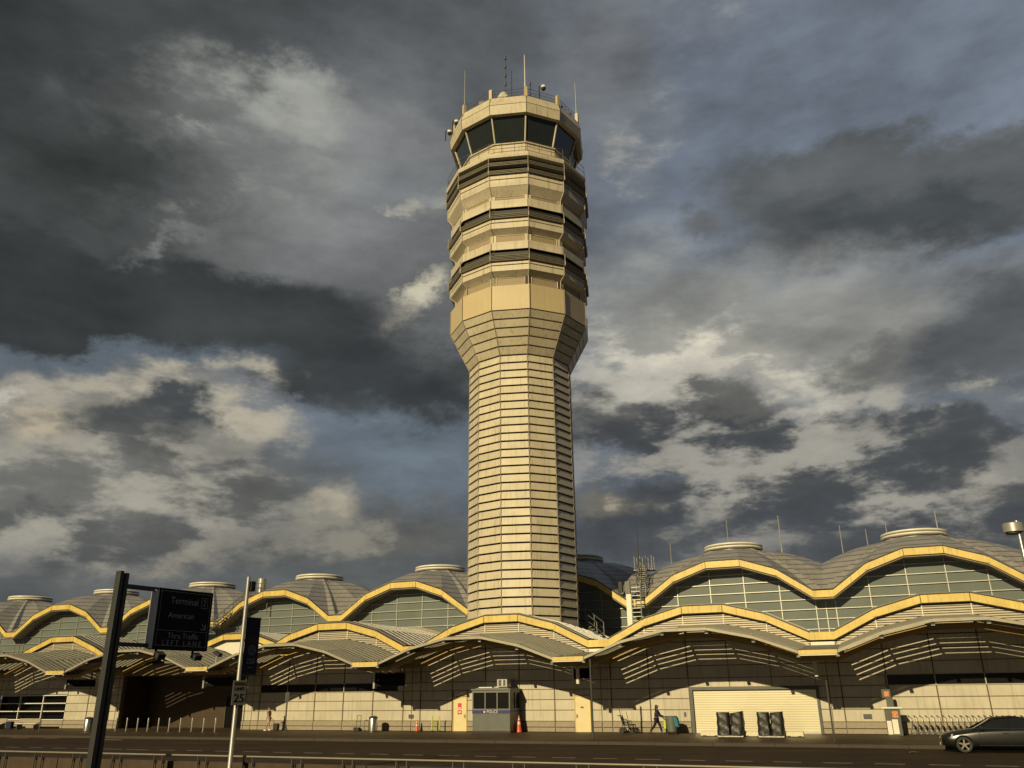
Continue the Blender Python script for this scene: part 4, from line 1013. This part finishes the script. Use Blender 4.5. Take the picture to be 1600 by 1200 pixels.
# empty wheelchair
Wc = place('wheelchair', 'empty dark transport wheelchair by the sunlit wall, left of the cleaner', 'wheelchair', 8.1, -.9)
b = MB(); 
for y in (-.26, .26):
    b.path([(-.62, y, 1.05), (-.42, y, 1.02), (-.28, y, .5), (.35, y, .47), (.62, y, .12), (.80, y, .10)], .024); b.path([(-.34, y, .72), (.15, y, .72), (.18, y, .47)], .022); b.path([(-.28, y, .5), (-.38, y, .15)], .022); b.path([(.2, y, .47), (.3, y, .15)], .022)
b.path([(-.38, -.26, 1.0), (-.52, -.2, 1.7)], .018)
b.build('frame', m_darkmetal, Wc)
b = MB(); b.box(-.28, .28, -.25, .25, .46, .52); b.build('seat', m_rubber, Wc)
b = MB(); b.hexa([(-.30, -.25, .5), (-.26, -.25, .5), (-.26, .25, .5), (-.30, .25, .5), (-.42, -.25, .98), (-.38, -.25, .98), (-.38, .25, .98), (-.42, .25, .98)]); b.build('backrest', m_rubber, Wc)
for x, y, r_ in ((-.36, -.3, .17), (-.36, .3, .17), (.32, -.28, .12), (.32, .28, .12)):
    b = MB(); b.tube((x, y - .02, r_), (x, y + .02, r_), r_, n=18); b.build('wheel', m_rubber, Wc)
for y in (-.18, .18):
    b = MB(); b.box(.62, .86, y - .08, y + .08, .10, .12); b.build('footrest', m_darkmetal, Wc)
# hand truck with luggage, near the middle
Ht = place('hand_truck', 'small dark hand truck standing at the wall between bin and walking person', 'hand truck', -11.9, -1.0)
b = MB()
for s_ in (-.18, .18): b.path([(s_, 0, .1), (s_ * .9, .12, 1.05)], .018)
for z in (.35, .65, 1.05): b.path([(-.18, z * .11, z), (.18, z * .11, z)], .016)
b.build('frame', m_darkmetal, Ht)
b = MB(); b.box(-.24, .24, -.28, .02, .03, .06); b.box(-.22, .22, -.26, -.02, .062, .26); b.build('toe_plate', m_rubber, Ht)
for s_ in (-.22, .22):
    b = MB(); b.tube((s_ - .025, .06, .1), (s_ + .025, .06, .1), .1, n=14); b.build('wheel', m_rubber, Ht)
# litter on the road
t = thing('litter', 'crumpled white paper litter lying on the road left of the car', 'litter', (0, 0, 0)); p = W(24.0, -12.4, .0)
p = W(24.2, -13.2, 0); t.location = p
b = MB(); rnd = random.Random(3)
vs = [(rnd.uniform(-.3, .3), rnd.uniform(-.12, .12), rnd.uniform(.005, .07)) for _ in range(10)]
b.add(vs, [(0, 1, 2), (2, 3, 4), (4, 5, 6), (6, 7, 8), (8, 9, 0), (1, 3, 5), (5, 7, 9), (2, 6, 9)]); b.build('paper', m_whitesign, t)

# ------------------------------------------------------------------ people
def skin_body(name, joints, edges, m, parent, sub=2):
    me = bpy.data.meshes.new(name); me.from_pydata([j[:3] for j in joints], edges, [])
    o = bpy.data.objects.new(name, me); COL.objects.link(o); o.parent = parent; me.materials.append(m)
    sk = o.modifiers.new('skin', 'SKIN'); sk.use_smooth_shade = True
    for i, j in enumerate(joints):
        me.skin_vertices[0].data[i].radius = (j[3], j[4] if len(j) > 4 else j[3])
    me.skin_vertices[0].data[0].use_root = True
    ss = o.modifiers.new('sub', 'SUBSURF'); ss.levels = ss.render_levels = sub
    return o
def person(label, x, y, face_rz, h, hipspread, knees, feet, hands, elbows, msk, mtop, mleg, mshoe, hair_long, lean=0., bare_legs=False, group=None):
    # local frame: walks toward +x
    P = place('person', label, 'person', x, y, rz=face_rz); k = h / 1.75
    def S(p): return tuple(v * k for v in p)
    hip = (0, 0, .95); ch = (lean * .5, 0, 1.22); nk = (lean, 0, 1.47); hd = (lean + .03, 0, 1.62)
    J = [S((*hip, .13, .15)), S((*ch, .13, .17)), S((*nk, .06, .06)), S((hd[0], 0, 1.60, .085, .08)), S((hd[0] + .01, 0, 1.70, .085, .075))]
    E = [(0, 1), (1, 2), (2, 3), (3, 4)]
    for s_, kn, ft in ((-1, knees[0], feet[0]), (1, knees[1], feet[1])):
        b_ = len(J); J += [S((0, s_ * .09, .88, .095)), S((kn[0], s_ * .1, kn[1], .065)), S((ft[0], s_ * .1, ft[1], .045)), S((ft[0] + .15, s_ * .11, ft[1] - .04, .04))]
        E += [(0, b_), (b_, b_ + 1), (b_ + 1, b_ + 2), (b_ + 2, b_ + 3)]
    for s_, el, hn in ((-1, elbows[0], hands[0]), (1, elbows[1], hands[1])):
        b_ = len(J); J += [S((nk[0], s_ * .17, 1.42, .06)), S((el[0], s_ * .22, el[1], .045)), S((hn[0], s_ * .2, hn[1], .032)), S((hn[0] + .03, s_ * .2, hn[1] - .07, .035))]
        E += [(1, b_), (b_, b_ + 1), (b_ + 1, b_ + 2), (b_ + 2, b_ + 3)]
    skin_body('body', J, E, msk, P)
    # clothing follows the same joints a little wider
    top = [S((0, 0, .93, .15, .17)), S((*ch, .15, .19)), S((nk[0], 0, 1.42, .09, .11))]; TE = [(0, 1), (1, 2)]
    for i, s_ in enumerate((-1, 1)):
        b_ = len(top); el = elbows[i]
        top += [S((nk[0], s_ * .17, 1.41, .075)), S((nk[0] + (el[0] - nk[0]) * .75, s_ * .21, 1.41 + (el[1] - 1.41) * .75, .062))]; TE += [(1, b_), (b_, b_ + 1)]
        if not bare_legs:
            top += [S((el[0], s_ * .22, el[1], .055)), S((hands[i][0], s_ * .2, hands[i][1], .042))]; TE += [(b_ + 1, b_ + 2), (b_ + 2, b_ + 3)]
    skin_body('shirt', top, TE, mtop, P)
    leg = [S((0, 0, .93, .14, .16))]; LE = []
    for i, s_ in enumerate((-1, 1)):
        b_ = len(leg); kn, ft = knees[i], feet[i]
        leg += [S((0, s_ * .09, .86, .112)), S((kn[0] * (1 if not bare_legs else .9), s_ * .1, kn[1] + (.08 if bare_legs else 0), .085))]; LE += [(0, b_), (b_, b_ + 1)]
        if not bare_legs: leg += [S((ft[0], s_ * .1, ft[1] + .04, .062))]; LE += [(b_ + 1, b_ + 2)]
    skin_body('trousers' if not bare_legs else 'shorts', leg, LE, mleg, P)
    for i, s_ in enumerate((-1, 1)):
        ft = feet[i]; b = MB(); z = max(0, (ft[1] - .09)) * k
        b.hexa([((ft[0] - .08) * k, s_ * .11 * k - .05, z), ((ft[0] + .2) * k, s_ * .11 * k - .045, z), ((ft[0] + .2) * k, s_ * .11 * k + .045, z), ((ft[0] - .08) * k, s_ * .11 * k + .05, z), ((ft[0] - .07) * k, s_ * .11 * k - .045, z + .1), ((ft[0] + .15) * k, s_ * .11 * k - .035, z + .06), ((ft[0] + .15) * k, s_ * .11 * k + .035, z + .06), ((ft[0] - .07) * k, s_ * .11 * k + .045, z + .1)])
        b.build('shoe', mshoe, P, bevel=.02)
    hj = [S((hd[0] - .02, 0, 1.74, .08, .085)), S((hd[0] - .06, 0, 1.66, .07, .085))] + ([S((hd[0] - .10, 0, 1.48, .06, .08)), S((hd[0] - .12, 0, 1.34, .04, .05))] if hair_long else [])
    skin_body('hair', hj, [(i, i + 1) for i in range(len(hj) - 1)], m_hair, P, 1)
    f = MB(); f.tube(S((hd[0] + .085, 0, 1.66)), S((hd[0] + .115, 0, 1.62)), .012, .018, n=6); f.build('nose', msk, P, smooth=True)
    return P
person('cleaner in navy uniform with long dark hair pushing a cart along the wall', 10.15, -1.75, 0., 1.70,
       .1, [(-.12, .50), (.18, .52)], [(-.42, .14), (.28, .09)], [(.48, .98), (.50, 1.0)], [(.16, 1.12), (.20, 1.12)], m_skin2, m_uniform, m_trouser, m_rubber, True, .06)
person('person in grey shirt, pale shorts and white shoes walking left with a wheeled suitcase', -19.35, -1.6, pi, 1.68,
       .1, [(.16, .50), (-.10, .48)], [(.34, .10), (-.26, .14)], [(.26, 1.12), (-.22, .82)], [(.02, 1.08), (-.12, 1.12)], m_skin, m_shirt, m_shorts, m_white, False, .03, True)
person('person in dark red top and black trousers standing at the far left edge', -51.6, -1.6, -pi / 2, 1.72,
       .1, [(.02, .5), (.0, .5)], [(.02, .09), (-.03, .09)], [(.12, .85), (.10, .85)], [(-.04, 1.12), (-.03, 1.12)], m_skin, m_red, m_trouser, m_rubber, False, .0)
Sc = place('suitcase', 'dark wheeled suitcase trailing behind the walking person in shorts', 'suitcase', -18.75, -1.45)
b = MB(); b.box(-.2, .2, -.14, .14, .06, .52); b.build('shell', m_rubber, Sc, bevel=.04)
b = MB(); b.path([(-.18, -.08, .52), (-.36, -.08, .82), (-.36, .08, .82), (-.18, .08, .52)], .012); b.build('handle', m_darkmetal, Sc)
for s_ in (-.12, .12):
    b = MB(); b.tube((s_, -.03, .03), (s_, .03, .03), .03, n=10); b.build('wheel', m_rubber, Sc)
Lug = place('suitcase', 'dark suitcase standing between the two pale benches', 'suitcase', -46.2, -2.1)
b = MB(); b.box(-.32, .32, -.16, .16, .05, .62); b.build('shell', m_uniform, Lug, bevel=.04)
b = MB(); b.path([(-.15, 0, .62), (-.15, 0, .72), (.15, 0, .72), (.15, 0, .62)], .012); b.build('handle', m_darkmetal, Lug)
Cc = place('cleaning_cart', 'grey barrel cleaning cart with blue cloth, pushed by the cleaner', 'cleaning cart', 11.05, -1.6)
b = MB(); b.lathe([(.28, .14), (.31, .5), (.34, .98), (.36, 1.0), (.36, 1.03), (.33, 1.03)], n=24); b.build('barrel', m_greybin, Cc, smooth=True)
b = MB(); b.path([(-.33, -.15, .95), (-.5, -.15, 1.02), (-.5, .15, 1.02), (-.33, .15, .95)], .02); b.build('push_handle', m_darkmetal, Cc)
b = MB(); b.hexa([(.26, -.26, .42), (.48, -.2, .40), (.48, .2, .40), (.26, .26, .42), (.2, -.3, .98), (.38, -.24, .96), (.38, .24, .96), (.2, .3, .98)]); b.build('blue_cloth', m_teal, Cc, bevel=.03)
b = MB(); b.box(-.48, -.34, -.12, .12, .3, .92); b.build('spray_caddy', m_lime, Cc, bevel=.02)
b = MB(); b.lathe([(.33, .10), (.33, .15)], n=24); b.build('dolly', m_rubber, Cc)
for x, y in ((-.24, -.2), (.24, -.2), (-.24, .2), (.24, .2)):
    b = MB(); b.tube((x, y - .02, .05), (x, y + .02, .05), .05, n=10); b.build('wheel', m_rubber, Cc)

# ------------------------------------------------------------------ car (front toward -x of the facade frame)
CAR = place('parked_car', 'dark grey saloon car at the kerb on the right, front facing left', 'car', 25.3, -12.0, z=0.)
CL = 4.75
ST = [  # x, z bottom, z side top, z top centre, half width, half width at top
 (0.00, .38, .60, .62, .55, .50), (.06, .28, .66, .70, .72, .62), (.25, .22, .70, .78, .84, .70), (.60, .20, .76, .86, .90, .74), (1.15, .20, .84, .94, .915, .76), (1.45, .20, .88, .97, .92, .76),
 (2.3, .20, .92, .96, .925, .78), (3.2, .20, .95, .98, .925, .78), (3.9, .20, .96, 1.0, .91, .76), (4.4, .24, .95, 1.02, .88, .72), (4.68, .32, .88, 1.0, .80, .66), (4.75, .42, .80, .92, .70, .58)]
b = MB(); vs = []
for x, zb, zs, zt, w, wt_ in ST:
    half = [(0, zb), (w * .86, zb), (w * .97, zb + .10), (w, zb + .28), (w * .985, (zb + zs) / 2 + .12), (w * .965, zs - .06), (w * .93, zs), (wt_, (zs + zt) / 2 + .015), (wt_ * .5, zt), (0, zt + .01)]
    vs += [(x, -y, z) for y, z in half] + [(x, y, z) for y, z in half[-2:0:-1]]
n = 18
b.add(vs, [(k * n + (i + 1) % n, k * n + i, (k + 1) * n + i, (k + 1) * n + (i + 1) % n) for k in range(len(ST) - 1) for i in range(n)] + [tuple(range(n)), tuple(range(len(ST) * n - 1, (len(ST) - 1) * n - 1, -1))])
body = b.build('body', m_carpaint, CAR, smooth=True)
bm_ = bmesh.new(); bm_.from_mesh(body.data); bmesh.ops.recalc_face_normals(bm_, faces=bm_.faces); bm_.to_mesh(body.data); bm_.free()
ss = body.modifiers.new('s', 'SUBSURF'); ss.levels = ss.render_levels = 2
WXS = (.86, 3.72)
cut = MB()
for wx in WXS: cut.tube((wx, -1.2, .34), (wx, -.62, .34), .375, n=32); cut.tube((wx, .62, .34), (wx, 1.2, .34), .375, n=32)
cu2 = cut.build('cutter', m_dark, CAR)
bo = body.modifiers.new('b', 'BOOLEAN'); bo.operation = 'DIFFERENCE'; bo.object = cu2; bo.solver = 'EXACT'
bpy.context.view_layer.update()
me = bpy.data.meshes.new_from_object(body.evaluated_get(bpy.context.evaluated_depsgraph_get()))
body.modifiers.clear(); body.data = me; bpy.data.objects.remove(cu2)
# greenhouse
GH = [(1.32, .93, .80, .72), (2.08, 1.36, .66, .60), (2.45, 1.43, .64, .57), (2.95, 1.44, .64, .57), (3.45, 1.37, .65, .57), (4.28, 1.02, .74, .66)]
b = MB(); vs = []
for x, zt, wb, wt_ in GH: pass
b.m = 0
xs_b = [1.25, 1.9, 2.5, 3.0, 3.6, 4.3]
for (x, zt, _, wt_), xb in zip(GH, xs_b):
    zb = .93
    vs += [(xb, -.83 if 1.4 < xb < 4.2 else -.74, zb), (x, -wt_, zt - .03), (x, 0, zt + .02), (x, wt_, zt - .03), (xb, .83 if 1.4 < xb < 4.2 else .74, zb)]
b.add(vs, [(k * 5 + i, (k + 1) * 5 + i, (k + 1) * 5 + i + 1, k * 5 + i + 1) for k in range(5) for i in range(4)])
for i, f in enumerate(b.f):
    k, q = divmod(i, 4)
    b.mi[i] = 1 if (q in (0, 3) or k in (0, 4)) else 0
gh = b.build('cabin', [m_carpaint, m_carglass], CAR, smooth=True)
b = MB()
for s_ in (-1, 1):
    def on(k, t):   # point on side plane edge
        return None
    P1 = [(1.27, .845, .945), (2.10, .625, 1.37), (2.95, .60, 1.44), (3.45, .61, 1.37), (4.22, .80, .97)]
    b.path([(x, s_ * y, z) for x, y, z in P1], .022)
    b.path([(2.62, s_ * .85, .95), (2.68, s_ * .62, 1.43)], .028); b.path([(3.55, s_ * .85, .95), (3.42, s_ * .63, 1.37)], .022)
b.build('window_surround', m_carpaint, CAR, smooth=True)
b = MB()
for s_ in (-1, 1): b.path([(1.32, s_ * .865, .955), (2.6, s_ * .885, .965), (4.15, s_ * .87, .985)], .012, 5); b.path([(.9 + .55, s_ * .925, .31), (3.2, s_ * .93, .33)], .012, 5)
b.build('chrome_strip', m_chrome, CAR)
for wx in WXS:
    for s_ in (-1, 1):
        b = MB(); y0, y1 = (s_ * .70, s_ * .905)
        yy = sorted((y0, y1))
        prof = [(.22, yy[0]), (.30, yy[0]), (.325, yy[0] + .03), (.325, yy[1] - .03), (.30, yy[1]), (.235, yy[1])]
        NN = 36; vs = []
        for r_, y_ in prof: vs += [(wx + r_ * cos(2 * pi * i / NN), y_, .335 + r_ * sin(2 * pi * i / NN)) for i in range(NN)]
        b.add(vs, [(k * NN + i, k * NN + (i + 1) % NN, (k + 1) * NN + (i + 1) % NN, (k + 1) * NN + i) for k in range(5) for i in range(NN)])
        wh = b.build('wheel', m_rubber, CAR, smooth=True)
        b = MB(); yo = s_ * .89
        b.tube((wx, s_ * .74, .335), (wx, s_ * .86, .335), .055, n=14)
        for q in range(5):
            a = q * 2 * pi / 5 + .3; c0 = Vector((wx, s_ * .875, .335)); d = Vector((cos(a), 0, sin(a))); sd_ = Vector((-sin(a), 0, cos(a)))
            b.hexa([c0 + d * .03 - sd_ * .035 - Vector((0, s_ * .02, 0)), c0 + d * .225 - sd_ * .03 - Vector((0, s_ * .01, 0)), c0 + d * .225 + sd_ * .03 - Vector((0, s_ * .01, 0)), c0 + d * .03 + sd_ * .035 - Vector((0, s_ * .02, 0)), c0 + d * .03 - sd_ * .03, c0 + d * .225 - sd_ * .022, c0 + d * .225 + sd_ * .022, c0 + d * .03 + sd_ * .03])
        vs = []
        for r_, y_ in ((.235, s_ * .90), (.215, s_ * .89), (.205, s_ * .80)): vs += [(wx + r_ * cos(2 * pi * i / NN), y_, .335 + r_ * sin(2 * pi * i / NN)) for i in range(NN)]
        b.add(vs, [(k * NN + i, k * NN + (i + 1) % NN, (k + 1) * NN + (i + 1) % NN, (k + 1) * NN + i) for k in range(2) for i in range(NN)])
        b.build('rim', m_rim, wh)
for s_ in (-1, 1):
    b = MB(); b.hexa([(.09, s_ * .60, .58), (.40, s_ * .88, .58), (.42, s_ * .80, .60), (.14, s_ * .5, .60), (.13, s_ * .58, .70), (.50, s_ * .86, .745), (.50, s_ * .78, .76), (.17, s_ * .5, .72)]); o = b.build('headlight', m_lamp, CAR, bevel=.02)
    b = MB(); b.cbox((1.62, s_ * .99, 1.0), (.07, .09, .06)); b.tube((1.66, s_ * .85, .95), (1.64, s_ * .95, .98), .02); b.build('wing_mirror', m_carpaint, CAR, bevel=.03)
    for x in (2.38, 3.3):
        b = MB(); b.box(x, x + .2, min(s_ * .925, s_ * .955), max(s_ * .925, s_ * .955), .80, .83); b.build('door_handle', m_chrome, CAR, bevel=.008)
    b = MB(); b.hexa([(4.55, s_ * .60, .70), (4.73, s_ * .60, .70), (4.73, s_ * .70, .70), (4.45, s_ * .86, .70), (4.58, s_ * .60, .9), (4.71, s_ * .60, .88), (4.7, s_ * .68, .88), (4.5, s_ * .84, .9)]); b.build('tail_light', m_red, CAR)
b = MB(); b.box(-.02, .04, -.42, .42, .34, .58); b.build('grille', m_chrome, CAR, bevel=.02)
b = MB(); b.box(-.035, -.02, -.26, .26, .28, .38); b.build('number_plate', m_whitesign, CAR)
b = MB()
for x in (1.5, 2.62, 3.62): b.path([(x, -.937, .3), (x, -.94, .9)], .006, 4)
b.build('door_gaps', m_dark, CAR)

# ------------------------------------------------------------------ foreground: parapet, rail, sign, poles
PR = thing('parapet_rail', 'pale pipe handrail on short paired posts above a brown concrete parapet', 'railing', W(0, -34, 0), -ALPHA)
b = MB()
for i in range(-26, 9):
    x0 = 14.3 - (i + 27) * 2.4 + .0
    if x0 < -30: continue
    b.prism([(x0, -.05), (x0 + 2.37, -.05), (x0 + 2.37, .74), (x0, .74)], .08, .34)
b.build('parapet', m_parapet, PR, bevel=.01)
b = MB(); b.tube((-75, 0, .92), (30, 0, .92), .028, n=10); b.build('handrail', m_railpipe, PR, smooth=True)
b = MB()
for i in range(-42, 17):
    x0 = i * 1.75
    for dx in (0, .33):
        if -8 < x0 < 24: b = MB(); b.box(x0 + dx - .014, x0 + dx + .014, -.014, .014, -.02, .89); b.box(x0 + dx - .035, x0 + dx + .035, .0 + .021, .075, .68, .78); b.build('post', m_darkmetal, PR)

SG = thing('direction_sign', 'tall dark steel post carrying a black Terminal 2 direction sign on two arms', 'road sign', (-12.2, 26.0, 0), rad(59))
b = MB(); b.box(-.17, -.04, -.12, .12, -.02, 6.3); b.box(.02, .15, -.12, .12, -.02, 6.25); b.box(-.04, .02, -.08, .08, -.02, 6.2); b.build('post', m_signpost, SG, bevel=.01)
b = MB(); b.box(.152, 1.31, -.06, .06, 5.80, 5.93)
b.box(.152, 1.17, -.06, .06, 4.08, 4.20); build_each(b, 'arm', m_signpost, SG)
PX0, PX1 = 1.30, 3.45; PZ0, PZ1 = 4.03, 5.93
b = MB(); b.box(PX0, PX1, -.10, .10, PZ0, PZ1); pn = b.build('sign_panel', m_signface, SG, bevel=.01)
b = MB(); y_ = -.106
for z_ in (PZ0 + .12, 4.62, PZ1 - .09): b.box(PX0 + .12, PX1 - .10, y_, y_ + .005, z_, z_ + .012)
b.box(PX0 + .11, PX0 + .12, y_, y_ + .005, PZ0 + .12, PZ1 - .08); b.box(PX1 - .10, PX1 - .09, y_, y_ + .005, PZ0 + .12, PZ1 - .08); b.build('border_line', m_letters, pn)
text('lettering', 'Terminal', .31, m_letters, pn, (PX0 + 1.02, -.108, 5.56), sx=.98)
text('lettering', '2', .28, m_letters, pn, (PX0 + 1.81, -.108, 5.56))
b = MB()
for x0, x1, z0, z1 in ((1.68, 1.695, 5.40, 5.72), (1.93, 1.945, 5.40, 5.72), (1.68, 1.945, 5.39, 5.405), (1.68, 1.945, 5.715, 5.73)): b.box(PX0 + x0, PX0 + x1, -.11, -.104, z0, z1)
b.build('number_box', m_letters, pn)
text('lettering', 'American', .26, m_letters, pn, (PX0 + .95, -.108, 5.10))
text('lettering', 'Thru Traffic', .25, m_letters, pn, (PX0 + 1.12, -.108, 4.46))
text('lettering', 'LEFT LANE', .23, m_letters, pn, (PX0 + 1.1, -.108, 4.24), space=1.45)
b = MB(); b.tube((PX0 + 1.80, -.108, 4.90), (PX0 + 1.92, -.108, 4.76), .022, n=4); b.box(PX0 + 1.78, PX0 + 1.97, -.112, -.104, 4.70, 4.735); b.box(PX0 + 1.935, PX0 + 1.97, -.112, -.104, 4.736, 4.89); b.build('arrow', m_letters, pn)
for x_ in (1.55, 2.95):
    b = MB(); b.tube((x_, 0, 3.80), (x_, 0, 4.03), .04, n=6); b.cbox((x_, -.22, 3.85), (.14, .12, .08), Matrix.Rotation(.5, 3, 'X')); b.build('floodlight', m_rubber, SG)
b = MB(); b.box(PX0 - .12, PX0 - .004, -.12, .12, 4.05, 5.85); b.build('side_channel', m_lgrey, SG)

LP = thing('light_pole', 'slim pale metal lighting pole right of the direction sign', 'pole', (-8.42, 26.5, 0), rad(55))
b = MB(); b.lathe([(.085, -.02), (.085, .4), (.07, .45), (.055, 6.15)], n=16); b.build('pole', m_lgrey, LP, smooth=True)
b = MB(); b.box(.06, .22, -.10, .10, 5.72, 6.02); b.build('lamp_head', m_rubber, LP)
BN = thing('banner', 'narrow navy banner with pale seal and 250 hanging from the light pole', 'banner', (-8.42, 26.5, 0), rad(55))
b = MB(); b.box(.09, .62, -.012, .012, 3.24, 4.92); bo = b.build('cloth', m_navy, BN)
b = MB()
for z_ in (3.24, 4.92): b.tube((.03, 0, z_), (.64, 0, z_), .016, n=6)
b.build('arm', m_darkmetal, BN)
text('lettering', '250', .22, m_letters, BN, (.36, -.018, 3.62))
text('lettering', 'america', .07, m_letters, BN, (.36, -.018, 3.44))
b = MB(); c0 = (.38, 3.95)
for r_ in (.15, .11, .06):
    NN = 28
    vs = [(c0[0] + r_ * cos(2 * pi * i / NN), -.016, c0[1] + r_ * sin(2 * pi * i / NN)) for i in range(NN)] + [(c0[0] + (r_ - .014) * cos(2 * pi * i / NN), -.016, c0[1] + (r_ - .014) * sin(2 * pi * i / NN)) for i in range(NN)]
    b.add(vs, [(i, (i + 1) % NN, NN + (i + 1) % NN, NN + i) for i in range(NN)])
b.build('seal', m_letters, BN)
b = MB(); b.box(.16, .54, -.0165, -.0125, 4.15, 4.35); b.box(.2, .5, -.0165, -.0125, 4.55, 4.6); b.build('maroon_print', m_maroon, BN)
SL = thing('speed_limit_sign', 'grey speed limit 25 sign mounted low on the light pole', 'road sign', (-8.42, 26.5, 0), rad(40))
b = MB(); b.box(-.20, .22, -.125, -.10, 2.36, 3.06); b.build('plate', m_speedface, SL, bevel=.004)
text('lettering', '25', .34, m_signface, SL, (.01, -.13, 2.55)); text('lettering', 'SPEED', .13, m_signface, SL, (.01, -.13, 2.96)); text('lettering', 'LIMIT', .13, m_signface, SL, (.01, -.13, 2.82))
b = MB(); b.box(-.05, .05, -.10, -.07, 2.5, 2.54); b.box(-.05, .05, -.10, -.07, 2.9, 2.94); b.build('bracket', m_darkmetal, SL)
LR = thing('street_lamp', 'street lamp with round drum head at the right edge of the view', 'street lamp', (17.2, 28.0, 0))
b = MB(); b.lathe([(.11, -.02), (.11, .3), (.085, .35), (.075, 7.95)], n=16); b.build('pole', m_steel, LR, smooth=True)
b = MB(); b.lathe([(.27, 7.56), (.32, 7.58), (.32, 7.86), (.27, 7.89)], (-.10, .1), n=32); b.build('drum_head', m_lgrey, LR, smooth=True)
b = MB(); b.lathe([(.24, 7.52), (.24, 7.559)], (-.12, .1), n=24); b.build('lens', m_dark, LR)
# floodlights on the canopy roof
for i, (x, lab) in enumerate(((-26.9, 'small black floodlight on the canopy roof below the direction sign'), (-23.2, 'small black floodlight on the canopy roof left of the light pole'))):
    t = place('floodlight', lab, 'floodlight', x, -3.5, 'floodlights on the canopy roof', z=5.2)
    b = MB(); b.cbox((0, 0, .45), (.3, .2, .13), Matrix.Rotation(.4, 3, 'Y')); b.build('housing', m_rubber, t)
    b = MB(); b.tube((-.1, 0, -.2), (-.1, 0, .4), .04); b.build('bracket', m_lgrey, t)
